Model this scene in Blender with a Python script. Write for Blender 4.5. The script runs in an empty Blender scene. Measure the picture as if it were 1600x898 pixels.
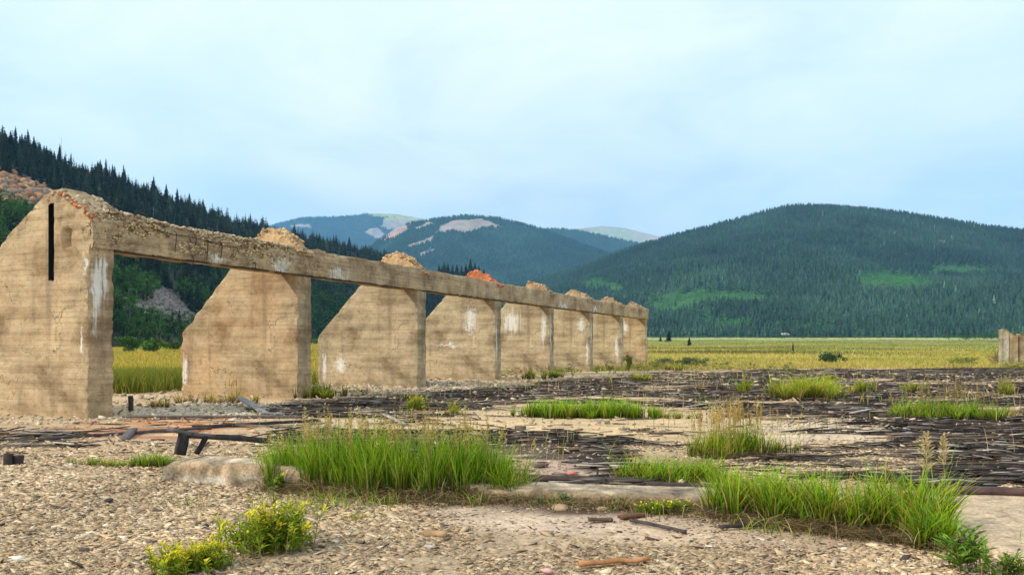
import bpy, math, random
import numpy as np
from math import radians, sin, cos, pi
S = bpy.context.scene
C = S.collection
random.seed(7)
RNG = np.random.default_rng(7)
F = 1250.0; HV = 541.0; EYE = 1.6            # focal length in photo pixels, horizon row, eye height in metres

# ------------------------------------------------------------------ camera, world, sun, exposure
cd = bpy.data.cameras.new('camera'); cam = bpy.data.objects.new('camera', cd); C.objects.link(cam)
cd.sensor_width = 36; cd.lens = F/1600*36; cd.shift_y = (HV-449)/1600
cd.clip_start = 0.1; cd.clip_end = 40000
cam.location = (0, 0, EYE); cam.rotation_euler = (radians(90), 0, 0)
S.camera = cam
SUN_DIR = np.array([-0.72, -0.34, 0.60]); SUN_DIR /= np.linalg.norm(SUN_DIR)
sd = bpy.data.lights.new('sun', 'SUN'); sd.energy = 3.6; sd.angle = radians(1.5); sd.color = (1.0, 0.91, 0.78)
so = bpy.data.objects.new('sun', sd); C.objects.link(so)
from mathutils import Vector
so.rotation_euler = Vector(SUN_DIR).to_track_quat('Z', 'Y').to_euler()
S.view_settings.view_transform = 'Standard'; S.view_settings.look = 'None'
S.view_settings.exposure = 0.25; S.view_settings.gamma = 1.0
S.cycles.volume_bounces = 0; S.cycles.max_bounces = 5; S.cycles.diffuse_bounces = 3

w = bpy.data.worlds.new('World'); S.world = w; w.use_nodes = True
nt = w.node_tree; nt.nodes.clear()
def N(nt, typ, **kw):
    n = nt.nodes.new(typ)
    for k, v in kw.items():
        if k in n.inputs.keys() if isinstance(k, str) and k[0].isupper() else False: n.inputs[k].default_value = v
        else: setattr(n, k, v)
    return n
out = N(nt, 'ShaderNodeOutputWorld'); bg = N(nt, 'ShaderNodeBackground'); bg.inputs[1].default_value = 0.10
sky = N(nt, 'ShaderNodeTexSky'); sky.sky_type = 'NISHITA'; sky.sun_disc = False
sky.sun_elevation = math.asin(SUN_DIR[2]); sky.sun_rotation = math.atan2(SUN_DIR[0], SUN_DIR[1])
sky.altitude = 2800; sky.air_density = 1.0; sky.dust_density = 1.0
tc = N(nt, 'ShaderNodeTexCoord'); sx = N(nt, 'ShaderNodeSeparateXYZ'); nt.links.new(tc.outputs['Generated'], sx.inputs[0])
def M(nt, op, a, b=None, clamp=False):
    n = nt.nodes.new('ShaderNodeMath'); n.operation = op; n.use_clamp = clamp
    for i, q in enumerate((a, b)):
        if q is None: continue
        if isinstance(q, (int, float)): n.inputs[i].default_value = q
        else: nt.links.new(q, n.inputs[i])
    return n.outputs[0]
zz = M(nt, 'ADD', M(nt, 'MAXIMUM', sx.outputs[2], 0.0), 0.22)
cx = N(nt, 'ShaderNodeCombineXYZ')
nt.links.new(M(nt, 'DIVIDE', sx.outputs[0], zz), cx.inputs[0]); nt.links.new(M(nt, 'DIVIDE', sx.outputs[1], zz), cx.inputs[1])
def noise(nt, vec, scale, detail=4, rough=0.55, dist=0.0):
    n = nt.nodes.new('ShaderNodeTexNoise'); n.inputs['Scale'].default_value = scale; n.inputs['Detail'].default_value = detail
    n.inputs['Roughness'].default_value = rough; n.inputs['Distortion'].default_value = dist
    if vec is not None: nt.links.new(vec, n.inputs['Vector'])
    return n.outputs[0]
def ramp(nt, fac, stops):
    r = nt.nodes.new('ShaderNodeValToRGB'); e = r.color_ramp.elements
    while len(e) < len(stops): e.new(0.5)
    for i, (p, c) in enumerate(stops):
        e[i].position = p; e[i].color = (*c, 1) if len(c) == 3 else c
    nt.links.new(fac, r.inputs[0]); return r.outputs[0]
def mix(nt, fac, a, b, typ='MIX'):
    n = nt.nodes.new('ShaderNodeMix'); n.data_type = 'RGBA'; n.blend_type = typ
    for s, q in ((n.inputs[0], fac), (n.inputs[6], a), (n.inputs[7], b)):
        if isinstance(q, (int, float)): s.default_value = q
        elif isinstance(q, tuple): s.default_value = (*q, 1)
        else: nt.links.new(q, s)
    return n.outputs[2]
n1 = noise(nt, cx.outputs[0], 0.9, 5, 0.5, 0.6)
n2 = noise(nt, cx.outputs[0], 1.7, 7, 0.58, 0.5)
cover = ramp(nt, n1, [(0.30, (0.55,)*3), (0.60, (0.97,)*3)])
ccol = ramp(nt, n2, [(0.33, (8.4, 9.5, 10.6)), (0.47, (9.9, 10.9, 11.2)), (0.62, (11.2, 11.8, 11.7))])
nt.links.new(mix(nt, cover, mix(nt, 0.8, sky.outputs[0], (7.2, 10.2, 11.4)), ccol), bg.inputs[0])
nt.links.new(bg.outputs[0], out.inputs[0])

# ------------------------------------------------------------------ helpers
def G(u, v, z=0.0):
    Y = F*(EYE-z)/(v-HV); return ((u-800)/F*Y, Y, z)
def px(X, Y, Z):
    Ys = np.maximum(Y, 0.5); return 800+F*X/Ys, HV+F*(EYE-Z)/Ys
def _h(ix, iy, iz, seed):
    n = (ix.astype(np.int64)*374761393 + iy.astype(np.int64)*668265263 + iz.astype(np.int64)*2147483647 + seed*1274126177) & 0xffffffff
    n = ((n ^ (n >> 13))*1274126177) & 0xffffffff
    n = (n ^ (n >> 16)) & 0xffffffff
    return n/4294967295.0
def vn(x, y, z=0.0, seed=0):
    x, y, z = np.broadcast_arrays(np.asarray(x, float), np.asarray(y, float), np.asarray(z, float))
    ix, iy, iz = np.floor(x), np.floor(y), np.floor(z)
    fx, fy, fz = x-ix, y-iy, z-iz
    fx, fy, fz = [f*f*(3-2*f) for f in (fx, fy, fz)]
    r = 0
    for a in (0, 1):
        for b in (0, 1):
            for c in (0, 1):
                r = r + _h(ix+a, iy+b, iz+c, seed)*(fx if a else 1-fx)*(fy if b else 1-fy)*(fz if c else 1-fz)
    return r*2-1
def fbm(x, y, z=0.0, seed=0, o=4):
    r = 0; a = 0.55; f = 1.0
    for i in range(o):
        r = r + a*vn(np.asarray(x)*f, np.asarray(y)*f, np.asarray(z)*f, seed+i*17); a *= 0.5; f *= 2.03
    return r
def inpoly(u, v, poly):
    r = np.zeros(np.shape(u), bool); n = len(poly)
    for i in range(n):
        x1, y1 = poly[i]; x2, y2 = poly[(i+1) % n]
        if y1 == y2: continue
        c = ((y1 > v) != (y2 > v)) & (u < (x2-x1)*(v-y1)/(y2-y1)+x1)
        r ^= c
    return r
def ell(u, v, cu, cv, ru, rv, soft=0.35):
    d = np.sqrt(((u-cu)/ru)**2+((v-cv)/rv)**2)
    return np.clip((1+soft-d)/(2*soft), 0, 1)
def mk(name, V, faces, mat=None, parent=None, col=None, smooth=False, link=True):
    """faces: (n,k) int array or list of such arrays"""
    if not isinstance(faces, list): faces = [faces]
    faces = [np.asarray(f) for f in faces if len(f)]
    V = np.asarray(V, np.float32)
    me = bpy.data.meshes.new(name)
    me.vertices.add(len(V)); me.vertices.foreach_set('co', V.ravel())
    tot = np.concatenate([np.full(len(f), f.shape[1], np.int32) for f in faces])
    idx = np.concatenate([f.ravel() for f in faces]).astype(np.int32)
    me.loops.add(len(idx)); me.loops.foreach_set('vertex_index', idx)
    me.polygons.add(len(tot)); st = np.concatenate([[0], np.cumsum(tot)[:-1]]).astype(np.int32)
    me.polygons.foreach_set('loop_start', st)
    me.update(calc_edges=True)
    if smooth: me.polygons.foreach_set('use_smooth', np.ones(len(tot), bool))
    if col is not None:
        at = me.color_attributes.new('col', 'FLOAT_COLOR', 'POINT')
        c = np.ones((len(V), 4), np.float32); c[:, :3] = np.broadcast_to(np.asarray(col, np.float32), (len(V), 3)); at.data.foreach_set('color', c.ravel())
    if mat is not None: me.materials.append(mat)
    if not link: return me
    o = bpy.data.objects.new(name, me); C.objects.link(o)
    if parent is not None: o.parent = parent
    return o
def tag(o, label=None, cat=None, group=None, kind=None):
    if label: o['label'] = label
    if cat: o['category'] = cat
    if group: o['group'] = group
    if kind: o['kind'] = kind
    return o
def empty(name, loc=(0, 0, 0), rz=0.0):
    o = bpy.data.objects.new(name, None); C.objects.link(o); o.location = loc; o.rotation_euler = (0, 0, rz); o.empty_display_size = 0.2; return o
def gridfaces(nu, nv, off=0, flip=False):
    i, j = np.meshgrid(np.arange(nu-1), np.arange(nv-1), indexing='ij')
    a = off+(i*nv+j).ravel(); b = a+nv
    f = np.stack([a, b, b+1, a+1], 1)
    return f[:, ::-1] if flip else f
def box_t():
    V = np.array([(x, y, z) for x in (-.5, .5) for y in (-.5, .5) for z in (-.5, .5)], float)
    Fc = np.array([(0, 1, 3, 2), (4, 6, 7, 5), (0, 4, 5, 1), (2, 3, 7, 6), (0, 2, 6, 4), (1, 5, 7, 3)]); return V, Fc
class MB:
    def __init__(s): s.V = []; s.F = {}; s.n = 0; s.c = []
    def add(s, V, Fs, col=(1, 1, 1)):
        V = np.asarray(V, float)
        if not isinstance(Fs, list): Fs = [Fs]
        for f in Fs:
            f = np.asarray(f)
            if len(f): s.F.setdefault(f.shape[1], []).append(f+s.n)
        s.V.append(V); s.c.append(np.broadcast_to(np.asarray(col, float), (len(V), 3))); s.n += len(V)
    def tube(s, pts, rad, k=6, col=(1, 1, 1)):
        pts = np.asarray(pts, float); n = len(pts)
        rad = np.broadcast_to(np.asarray(rad, float), (n,))
        T = np.gradient(pts, axis=0); T /= np.linalg.norm(T, axis=1)[:, None]+1e-9
        ref = np.where(np.abs(T[:, 2:3]) > 0.9, [[1., 0, 0]], [[0, 0, 1.]])
        A = np.cross(T, ref); A /= np.linalg.norm(A, axis=1)[:, None]+1e-9; B = np.cross(T, A)
        an = np.arange(k)*2*pi/k
        V = pts[:, None]+rad[:, None, None]*(np.cos(an)[None, :, None]*A[:, None]+np.sin(an)[None, :, None]*B[:, None])
        V = V.reshape(-1, 3); i, j = np.meshgrid(np.arange(n-1), np.arange(k), indexing='ij'); i = i.ravel(); j = j.ravel()
        f = np.stack([i*k+j, i*k+(j+1) % k, (i+1)*k+(j+1) % k, (i+1)*k+j], 1)
        s.add(V, [f, np.arange(k)[None, :], ((n-1)*k+np.arange(k))[None, ::-1]], col)
    def build(s, name, mat, parent=None, smooth=False, link=True, col=True):
        V = np.concatenate(s.V); fs = [np.concatenate(q) for q in s.F.values()]
        return mk(name, V, fs, mat, parent, np.concatenate(s.c) if col else None, smooth, link)

# ------------------------------------------------------------------ materials
def newmat(name, rough=0.9):
    m = bpy.data.materials.new(name); m.use_nodes = True; t = m.node_tree; b = t.nodes['Principled BSDF']
    b.inputs['Roughness'].default_value = rough
    if 'Specular IOR Level' in b.inputs: b.inputs['Specular IOR Level'].default_value = 0.2
    return m, t, b
def attrmat(name, rough=0.9, ns=8.0, lo=0.7, hi=1.25, bump=0.0, bs=30.0, rnd=0.0, ns2=None):
    m, t, b = newmat(name, rough)
    a = t.nodes.new('ShaderNodeAttribute'); a.attribute_name = 'col'
    tcn = t.nodes.new('ShaderNodeTexCoord'); g = tcn.outputs['Object']
    c = mix(t, 1.0, a.outputs['Color'], ramp(t, noise(t, g, ns, 5, 0.6), [(0.3, (lo,)*3), (0.7, (hi,)*3)]), 'MULTIPLY')
    if ns2: c = mix(t, 1.0, c, ramp(t, noise(t, g, ns2, 4, 0.6), [(0.3, (lo,)*3), (0.7, (hi,)*3)]), 'MULTIPLY')
    if rnd:
        oi = t.nodes.new('ShaderNodeObjectInfo')
        c = mix(t, 1.0, c, ramp(t, oi.outputs['Random'], [(0, (1-rnd,)*3), (1, (1+rnd,)*3)]), 'MULTIPLY')
    t.links.new(c, b.inputs['Base Color'])
    if bump:
        bn = t.nodes.new('ShaderNodeBump'); bn.inputs['Strength'].default_value = 1.0; bn.inputs['Distance'].default_value = bump
        t.links.new(noise(t, g, bs, 6, 0.65), bn.inputs['Height']); t.links.new(bn.outputs[0], b.inputs['Normal'])
    return m
def leafmat(name, trans=0.3, rnd=0.0):
    m = bpy.data.materials.new(name); m.use_nodes = True; t = m.node_tree; t.nodes.clear()
    a = t.nodes.new('ShaderNodeAttribute'); a.attribute_name = 'col'; c = a.outputs['Color']
    if rnd:
        oi = t.nodes.new('ShaderNodeObjectInfo')
        c = mix(t, 1.0, c, ramp(t, oi.outputs['Random'], [(0, (1-rnd,)*3), (1, (1+rnd,)*3)]), 'MULTIPLY')
    d = t.nodes.new('ShaderNodeBsdfDiffuse'); tr = t.nodes.new('ShaderNodeBsdfTranslucent'); mx = t.nodes.new('ShaderNodeMixShader'); o = t.nodes.new('ShaderNodeOutputMaterial')
    t.links.new(c, d.inputs[0]); t.links.new(c, tr.inputs[0]); mx.inputs[0].default_value = trans
    t.links.new(d.outputs[0], mx.inputs[1]); t.links.new(tr.outputs[0], mx.inputs[2]); t.links.new(mx.outputs[0], o.inputs[0])
    return m
def mapr(t, val, a, b, soft):
    """1 inside a..b of val, soft edges"""
    x = M(t, 'DIVIDE', M(t, 'SUBTRACT', val, a), soft, True); y = M(t, 'DIVIDE', M(t, 'SUBTRACT', b, val), soft, True)
    return M(t, 'MULTIPLY', x, y)
def concrete(name, stains=(), warm=0.5, rusty=0.0, rough_bump=0.012, splotch=0.4, lines=0.35):
    """object space: x to the right, y along the beam, z up. stains: (axis, a0, a1, z0, z1, streak)"""
    m, t, b = newmat(name, 0.92)
    g = t.nodes.new('ShaderNodeTexCoord').outputs['Object']
    s = t.nodes.new('ShaderNodeSeparateXYZ'); t.links.new(g, s.inputs[0]); X, Y, Z = s.outputs
    base = ramp(t, noise(t, g, 0.9, 6, 0.6, 0.5), [(0.28, (0.21+0.05*warm, 0.17, 0.115-.02*warm)), (0.43, (0.315+0.075*warm, 0.27, 0.18-.03*warm)), (0.56, (0.405+.085*warm, 0.35, 0.235-.045*warm)), (0.75, (0.53+.05*warm, 0.46, 0.325-.04*warm))])
    # long mottling stretched along boards
    mp = t.nodes.new('ShaderNodeMapping'); t.links.new(g, mp.inputs[0]); mp.inputs['Scale'].default_value = (0.5, 0.5, 4.0)
    base = mix(t, splotch, base, ramp(t, noise(t, mp.outputs[0], 0.9, 6, 0.65), [(0.34, (0.17, 0.125, 0.08)), (0.5, (0.40, 0.31, 0.19)), (0.64, (0.60, 0.47, 0.31))]))
    if rusty:
        base = mix(t, M(t, 'MULTIPLY', ramp(t, noise(t, g, 0.55, 4, 0.6), [(0.42, (0,)*3), (0.6, (1,)*3)]), rusty), base, (0.46, 0.27, 0.13))
    # pits and speckle
    base = mix(t, 1.0, base, ramp(t, noise(t, g, 34, 4, 0.7), [(0.30, (0.42,)*3), (0.43, (0.97,)*3), (0.72, (1.15,)*3)]), 'MULTIPLY')
    base = mix(t, 1.0, base, ramp(t, noise(t, g, 6.5, 5, 0.7, 0.15), [(0.30, (0.66, 0.60, 0.54)), (0.46, (1,)*3), (0.72, (1.12,)*3)]), 'MULTIPLY')
    base = mix(t, 1.0, base, ramp(t, noise(t, g, 0.75, 7, 0.62, 0.1), [(0.36, (0.58, 0.53, 0.47)), (0.49, (0.98,)*3), (0.62, (1.18, 1.16, 1.12))]), 'MULTIPLY')
    # board joints
    zf = M(t, 'FRACT', M(t, 'DIVIDE', M(t, 'ADD', Z, M(t, 'MULTIPLY', noise(t, g, 0.6, 2), 0.02)), 0.125))
    jl = M(t, 'LESS_THAN', zf, 0.10)
    jl = M(t, 'MULTIPLY', jl, ramp(t, noise(t, mp.outputs[0], 1.6, 3), [(0.36, (0,)*3), (0.60, (1,)*3)]))
    base = mix(t, M(t, 'MULTIPLY', jl, lines), base, (0.13, 0.095, 0.06))
    # dark vertical drips
    mp2 = t.nodes.new('ShaderNodeMapping'); t.links.new(g, mp2.inputs[0]); mp2.inputs['Scale'].default_value = (2.1, 2.1, 0.22)
    dn = noise(t, mp2.outputs[0], 1.0, 5, 0.6)
    base = mix(t, M(t, 'MULTIPLY', ramp(t, dn, [(0.54, (0,)*3), (0.72, (1,)*3)]), 0.5), base, (0.12, 0.09, 0.065))
    mp3 = t.nodes.new('ShaderNodeMapping'); t.links.new(g, mp3.inputs[0]); mp3.inputs['Scale'].default_value = (14.0, 14.0, 0.9)
    wn = noise(t, mp3.outputs[0], 1.0, 4, 0.6); wn2 = noise(t, g, 9, 4, 0.7); wob = M(t, 'MULTIPLY', M(t, 'SUBTRACT', noise(t, g, 3.0, 4, .6), .5), .35)
    for (ax, a0, a1, z0, z1, st) in stains:
        k = M(t, 'MULTIPLY', mapr(t, M(t, 'ADD', X if ax == 'x' else Y, wob), a0, a1, max(0.03, (a1-a0)*0.45)), mapr(t, M(t, 'ADD', Z, M(t, 'MULTIPLY', wob, 3.0)), z0-.2*(z1-z0), z1+.1*(z1-z0), (z1-z0)*0.5))
        q = M(t, 'ADD', M(t, 'MULTIPLY', wn, st), M(t, 'MULTIPLY', wn2, 1-st))
        fac = M(t, 'MULTIPLY', M(t, 'MULTIPLY', M(t, 'SUBTRACT', M(t, 'ADD', q, M(t, 'MULTIPLY', k, 0.30)), 0.64), 7.0, True), k, True)
        base = mix(t, M(t, 'MULTIPLY', fac, 0.85), base, (0.72, 0.70, 0.64))
    vo = t.nodes.new('ShaderNodeTexVoronoi'); vo.feature = 'DISTANCE_TO_EDGE'; vo.inputs['Scale'].default_value = 0.55
    va = t.nodes.new('ShaderNodeVectorMath'); va.operation = 'ADD'; vn2 = t.nodes.new('ShaderNodeTexNoise'); vn2.inputs['Scale'].default_value = 2.5; vn2.inputs['Detail'].default_value = 6; t.links.new(g, vn2.inputs['Vector'])
    vs = t.nodes.new('ShaderNodeVectorMath'); vs.operation = 'SCALE'; vs.inputs['Scale'].default_value = 0.9; t.links.new(vn2.outputs['Color'], vs.inputs[0]); t.links.new(g, va.inputs[0]); t.links.new(vs.outputs[0], va.inputs[1]); t.links.new(va.outputs[0], vo.inputs['Vector'])
    crk = M(t, 'MULTIPLY', M(t, 'LESS_THAN', vo.outputs['Distance'], 0.006), ramp(t, noise(t, g, .8, 3), [(0.48, (0,)*3), (0.58, (1,)*3)]))
    base = mix(t, M(t, 'MULTIPLY', crk, .75), base, (0.07, 0.05, 0.035))
    t.links.new(base, b.inputs['Base Color'])
    bn = t.nodes.new('ShaderNodeBump'); bn.inputs['Strength'].default_value = 0.9; bn.inputs['Distance'].default_value = rough_bump
    h = M(t, 'ADD', M(t, 'ADD', noise(t, g, 12, 8, 0.7), M(t, 'MULTIPLY', noise(t, g, 60, 3, 0.6), 0.3)), M(t, 'MULTIPLY', jl, -0.3))
    t.links.new(h, bn.inputs['Height']); t.links.new(bn.outputs[0], b.inputs['Normal'])
    return m
M_ground = attrmat('earth', 0.95, 14.0, 0.72, 1.25, 0.02, 26.0, ns2=1.3)
M_hill = attrmat('hillside_soil', 0.95, 0.02, 0.75, 1.25, 0.6, 0.2, ns2=0.15)
M_conifer = leafmat('needles', 0.08)
M_conifer_i = leafmat('needles_near', 0.08, 0.6)
M_bark = attrmat('bark', 0.9, 3.0, 0.7, 1.2, 0.01, 20)
M_leaf = leafmat('leaves', 0.28)
M_leaf_i = leafmat('tree_leaves', 0.2, 0.3)
M_grass = leafmat('grass_blades', 0.35)
M_wood = attrmat('weathered_wood', 0.85, 9.0, 0.65, 1.35, 0.004, 60, rnd=0.3)
M_chip = attrmat('stone_chips', 0.95, 30.0, 0.8, 1.2, 0.003, 90)
M_rock = attrmat('rock', 0.95, 1.2, 0.6, 1.3, 0.08, 3.0)
M_rubble = attrmat('broken_concrete', 0.95, 7.0, 0.6, 1.25, 0.02, 22, ns2=40)
M_rebar, _t, _b = newmat('rusted_steel', 0.8); _b.inputs['Base Color'].default_value = (0.035, 0.022, 0.018, 1)
M_slot_shade, _t, _b = newmat('slot_painted_shade', 0.95); _b.inputs['Base Color'].default_value = (0.012, 0.011, 0.011, 1)  # near-black lining that paints the shade inside the pier slot
M_dark, _t, _b = newmat('dark_void', 0.95); _b.inputs['Base Color'].default_value = (0.03, 0.025, 0.02, 1)

# ------------------------------------------------------------------ ground
DARK = [
 [(985, 583), (1200, 579), (1400, 577), (1640, 571), (1900, 571), (1900, 662), (1640, 662), (1340, 664), (1240, 655), (1160, 645), (1090, 632), (990, 622), (940, 606)],
 [(1330, 650), (1640, 655), (2000, 655), (2000, 776), (1600, 778), (1480, 772), (1400, 752), (1200, 738), (1120, 722), (1220, 706), (1420, 702), (1420, 680)],
 [(395, 636), (470, 620), (640, 612), (800, 603), (850, 596), (1000, 592), (1000, 622), (850, 624), (720, 640), (600, 652), (430, 650)],
 [(430, 680), (560, 673), (700, 680), (830, 680), (930, 690), (1010, 706), (1030, 755), (930, 752), (900, 728), (840, 715), (640, 716), (430, 700)],
 [(0, 683), (90, 681), (170, 690), (60, 700), (0, 700)],
 [(-400, 680), (0, 681), (0, 700), (-400, 704)],
]
def warp(u, v, X, Y):
    n = fbm(X*0.55, Y*0.9, 0, 3, 4); n2 = fbm(X*0.25, Y*2.2, 0, 9, 3)
    k = np.clip((v-HV)/120.0, 0.12, 1.6)
    return u+n*70*k, v+(n2*26)*k
def darkmask(X, Y):
    u, v = px(X, Y, 0.0); u2, v2 = warp(u, v, X, Y)
    m = np.zeros(np.shape(X))
    for i, p in enumerate(DARK):
        h = fbm(X*0.45, Y*1.0, 0, 71, 5) < (0.15 if i in (0, 1, 3) else 0.4)
        m = np.maximum(m, inpoly(u2, v2, p)*(0.12+.88*h))
    return m
def field_edge(X):      # distance at which the slab ends and the meadow starts
    return np.interp(X, [-60, -20, -13.5, -9, 0, 8, 20, 38, 80], [22, 26, 27.5, 33, 47, 53, 56, 58, 60])
def ground_z(X, Y):
    X = np.asarray(X, float); Y = np.asarray(Y, float)
    k = np.clip((Y-66)/934.0, 0, 3)
    z = 12.8*k**1.3
    amp = np.clip((Y-2)/4, 0, 1)
    z = z + 0.045*fbm(X*0.35, Y*0.35, 0, 21, 3)*amp + 0.02*fbm(X*1.6, Y*1.6, 0, 22, 2)*np.clip((90-Y)/30, 0, 1)
    z = z + 0.35*fbm(X*0.02, Y*0.02, 0, 25, 2)*np.clip((Y-80)/100, 0, 1)
    return z
def axis(segs):
    r = [segs[0][0]]
    for a, b, s in segs:
        n = max(1, int(round((b-a)/s))); r += list(np.linspace(a, b, n+1)[1:])
    return np.array(r)
xs = axis([(-5000, -600, 400), (-600, -120, 20), (-120, -28, 2), (-28, 46, 0.22), (46, 120, 2), (120, 900, 20), (900, 5000, 400)])
ys = axis([(-300, -20, 40), (-20, 3.6, 2), (3.6, 26, 0.16), (26, 72, 0.35), (72, 200, 1.6), (200, 1200, 16), (1200, 3000, 300)])
XX, YY = np.meshgrid(xs, ys, indexing='ij')
def field_col(X, Y):
    fc = np.zeros(np.shape(X)+(3,)); fc[:] = (0.50, 0.40, 0.11)
    def ly(m, col, k=1.0):
        nonlocal fc
        m = (np.clip(m, 0, 1)*k)[..., None]; fc = fc*(1-m)+np.array(col)*m
    ly(fbm(X*0.05, Y*0.20, 0, 33, 4)*4.0+0.35, (0.27, 0.33, 0.06), .9)
    ly(fbm(X*0.03, Y*0.12, 0, 45, 4)*4-0.6, (0.66, 0.48, 0.12), .8)
    ly((Y-130)/260+fbm(X*.01, Y*.02, 0, 46, 3)*.5, (0.36, 0.40, 0.13), .9)
    ly(fbm(X*0.008, Y*0.02, 0, 47, 4)*4*np.clip((Y-150)/100, 0, 1)-.3, (0.50, 0.46, 0.15), .7)
    ly(fbm(X*0.025, Y*0.10, 0, 49, 4)*9*np.clip((Y-66)/20, 0, 1)-1.6, (0.15, 0.12, 0.045), .75)
    return fc
def ground_color(X, Y):
    u, v = px(X, Y, ground_z(X, Y)); uw, vw = warp(u, v, X, Y)
    c = np.zeros(X.shape+(3,))
    n = fbm(X*0.5, Y*0.8, 0, 31, 4)[..., None]; n2 = fbm(X*0.11, Y*0.3, 0, 33, 4)
    c[:] = (0.50, 0.35, 0.205); c += n*np.array([0.10, 0.085, 0.06])
    def lay(m, col, k=1.0):
        nonlocal c
        m = (np.clip(m, 0, 1)*k)[..., None]; c = c*(1-m)+np.array(col)*m
    lay(np.clip((12.5-Y)/1.5, 0, 1)*(X < 3.7), (0.24, 0.155, 0.09), 0.85)
    lay((fbm(X*.9, Y*1.5, 0, 88, 4)*-4-.6)*np.clip((12-Y)/1.5, 0, 1), (0.50, 0.365, 0.23), .8)
    lay(ell(uw, vw, 880, 815, 260, 38), (0.60, 0.44, 0.32), 0.85)      # bare smooth slab in the foreground
    lay(ell(uw, vw, 1180, 840, 210, 30), (0.58, 0.41, 0.27), 0.75)
    lay(ell(uw, vw, 880, 728, 90, 24), (0.46, 0.32, 0.25), 0.8)
    lay(ell(uw, vw, 950, 665, 330, 24), (0.60, 0.42, 0.23), 0.8)
    lay(ell(uw, vw, 1280, 685, 130, 22), (0.60, 0.47, 0.33), 0.8)
    lay(ell(uw, vw, 330, 640, 120, 16), (0.56, 0.49, 0.38), 0.7)
    lay(darkmask(X, Y), (0.055, 0.038, 0.03), 0.9)
    lay(ell(uw, vw, 230, 672, 160, 11), (0.34, 0.115, 0.06), 0.8)
    lay(ell(uw, vw, 300, 661, 100, 6), (0.55, 0.21, 0.05), 0.8)
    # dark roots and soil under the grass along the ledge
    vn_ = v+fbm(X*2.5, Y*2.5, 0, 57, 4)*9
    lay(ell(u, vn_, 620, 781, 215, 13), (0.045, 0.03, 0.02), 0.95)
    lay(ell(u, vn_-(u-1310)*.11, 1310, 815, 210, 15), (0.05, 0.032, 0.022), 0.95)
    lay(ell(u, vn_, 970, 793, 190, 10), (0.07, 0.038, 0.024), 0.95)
    # meadow
    fe = field_edge(X); f = np.clip((Y-fe+fbm(X*0.6, Y*0.6, 0, 41, 3)*3)/1.2, 0, 1)
    fc = field_col(X, Y)
    f = f[..., None]; c = c*(1-f)+fc*f
    ln = (np.exp(-((Y-fe+1.0)/2.5)**2)*np.clip(0.35+fbm(X*0.3, Y*0.5, 0, 51, 3)*2, 0, 1))[..., None]
    c = c*(1-ln*0.75)+np.array((0.60, 0.44, 0.28))*ln*0.75
    return np.clip(c, 0.01, 0.9)
ZZ = ground_z(XX, YY)
gc = ground_color(XX, YY)
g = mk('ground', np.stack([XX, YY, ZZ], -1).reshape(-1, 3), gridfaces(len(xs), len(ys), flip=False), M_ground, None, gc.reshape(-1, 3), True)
tag(g, kind='structure')

# ------------------------------------------------------------------ hills as swept slopes
class Hill:
    def __init__(s, name, knots, mat, nu, nt_, rough=(0.02, 1/220.), pw=1.15, back=1.35, colf=None, seed=0, tree=12.0):
        k = np.array(knots, float); s.k = k; s.name = name; s.rough = rough; s.pw = pw; s.seed = seed; s.tree = tree
        s.u0, s.u1 = k[0, 0], k[-1, 0]; s.back = back
        U, T = np.meshgrid(np.linspace(s.u0, s.u1, nu), np.concatenate([np.linspace(0, 1, nt_), np.linspace(1, back, 12)[1:]]), indexing='ij')
        P = s.at(U, T); c = colf(U, T, P) if colf else np.array([0.05, 0.06, 0.035])
        s.o = mk(name, P.reshape(-1, 3), gridfaces(U.shape[0], U.shape[1]), mat, None, np.broadcast_to(c, P.shape).reshape(-1, 3), True)
        tag(s.o, kind='structure')
    def at(s, U, T):
        k = s.k; Yf = np.interp(U, k[:, 0], k[:, 1]); vf = np.interp(U, k[:, 0], k[:, 2]); Yr = np.interp(U, k[:, 0], k[:, 3]); vr = np.interp(U, k[:, 0], k[:, 4])
        Yf2 = Yf
        Y = Yf2+(Yr-Yf2)*T; X = (U-800)/F*Y
        zf = EYE+(HV-vf)/F*Yf-1.0; zr = EYE+(HV-vr)/F*Yr-s.tree*0.7
        Tc = np.clip(T, 0, 1); p = Tc**s.pw
        z = zf+(zr-zf)*p
        over = np.clip(T-1, 0, 9); z = z-(zr-zf)*over*1.6*(0.4+over)
        H = (zr-zf)
        env = np.sin(np.clip(Tc, 0, 1)*pi)**0.8
        z = z+H*s.rough[0]*env*fbm(X*s.rough[1], Y*s.rough[1], 0, 60+s.seed, 5)*2.0
        return np.stack([X, Y, z], -1)
def px_of(P): return px(P[..., 0], P[..., 1], P[..., 2])

def left_col(U, T, P):
    u, v = px_of(P); n = fbm(P[..., 0]/25, P[..., 1]/25, 0, 5, 4)
    c = np.zeros(P.shape); c[:] = (0.045, 0.05, 0.028); c += n[..., None]*0.012
    m = left_rock(u, v, P)[..., None]; c = c*(1-m)+(np.array((0.34, 0.19, 0.10))+n[..., None]*0.14)*m
    m = left_scree(u, v, P)[..., None]; c = c*(1-m)+(np.array((0.20, 0.165, 0.14))+n[..., None]*0.05)*m
    m = ell(u, v, 678, 424, 18, 11)[..., None]; c = c*(1-m)+np.array((0.12, 0.20, 0.04))*m
    return c
def left_rock(u, v, P):
    n = fbm(P[..., 0]/12, P[..., 1]/12, 0, 8, 3)*14
    return inpoly(u+n, v+n, [(-150, 190), (-60, 232), (0, 262), (60, 285), (100, 300), (210, 345), (120, 348), (60, 345), (20, 322), (-20, 330), (-150, 300)]).astype(float)
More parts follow.
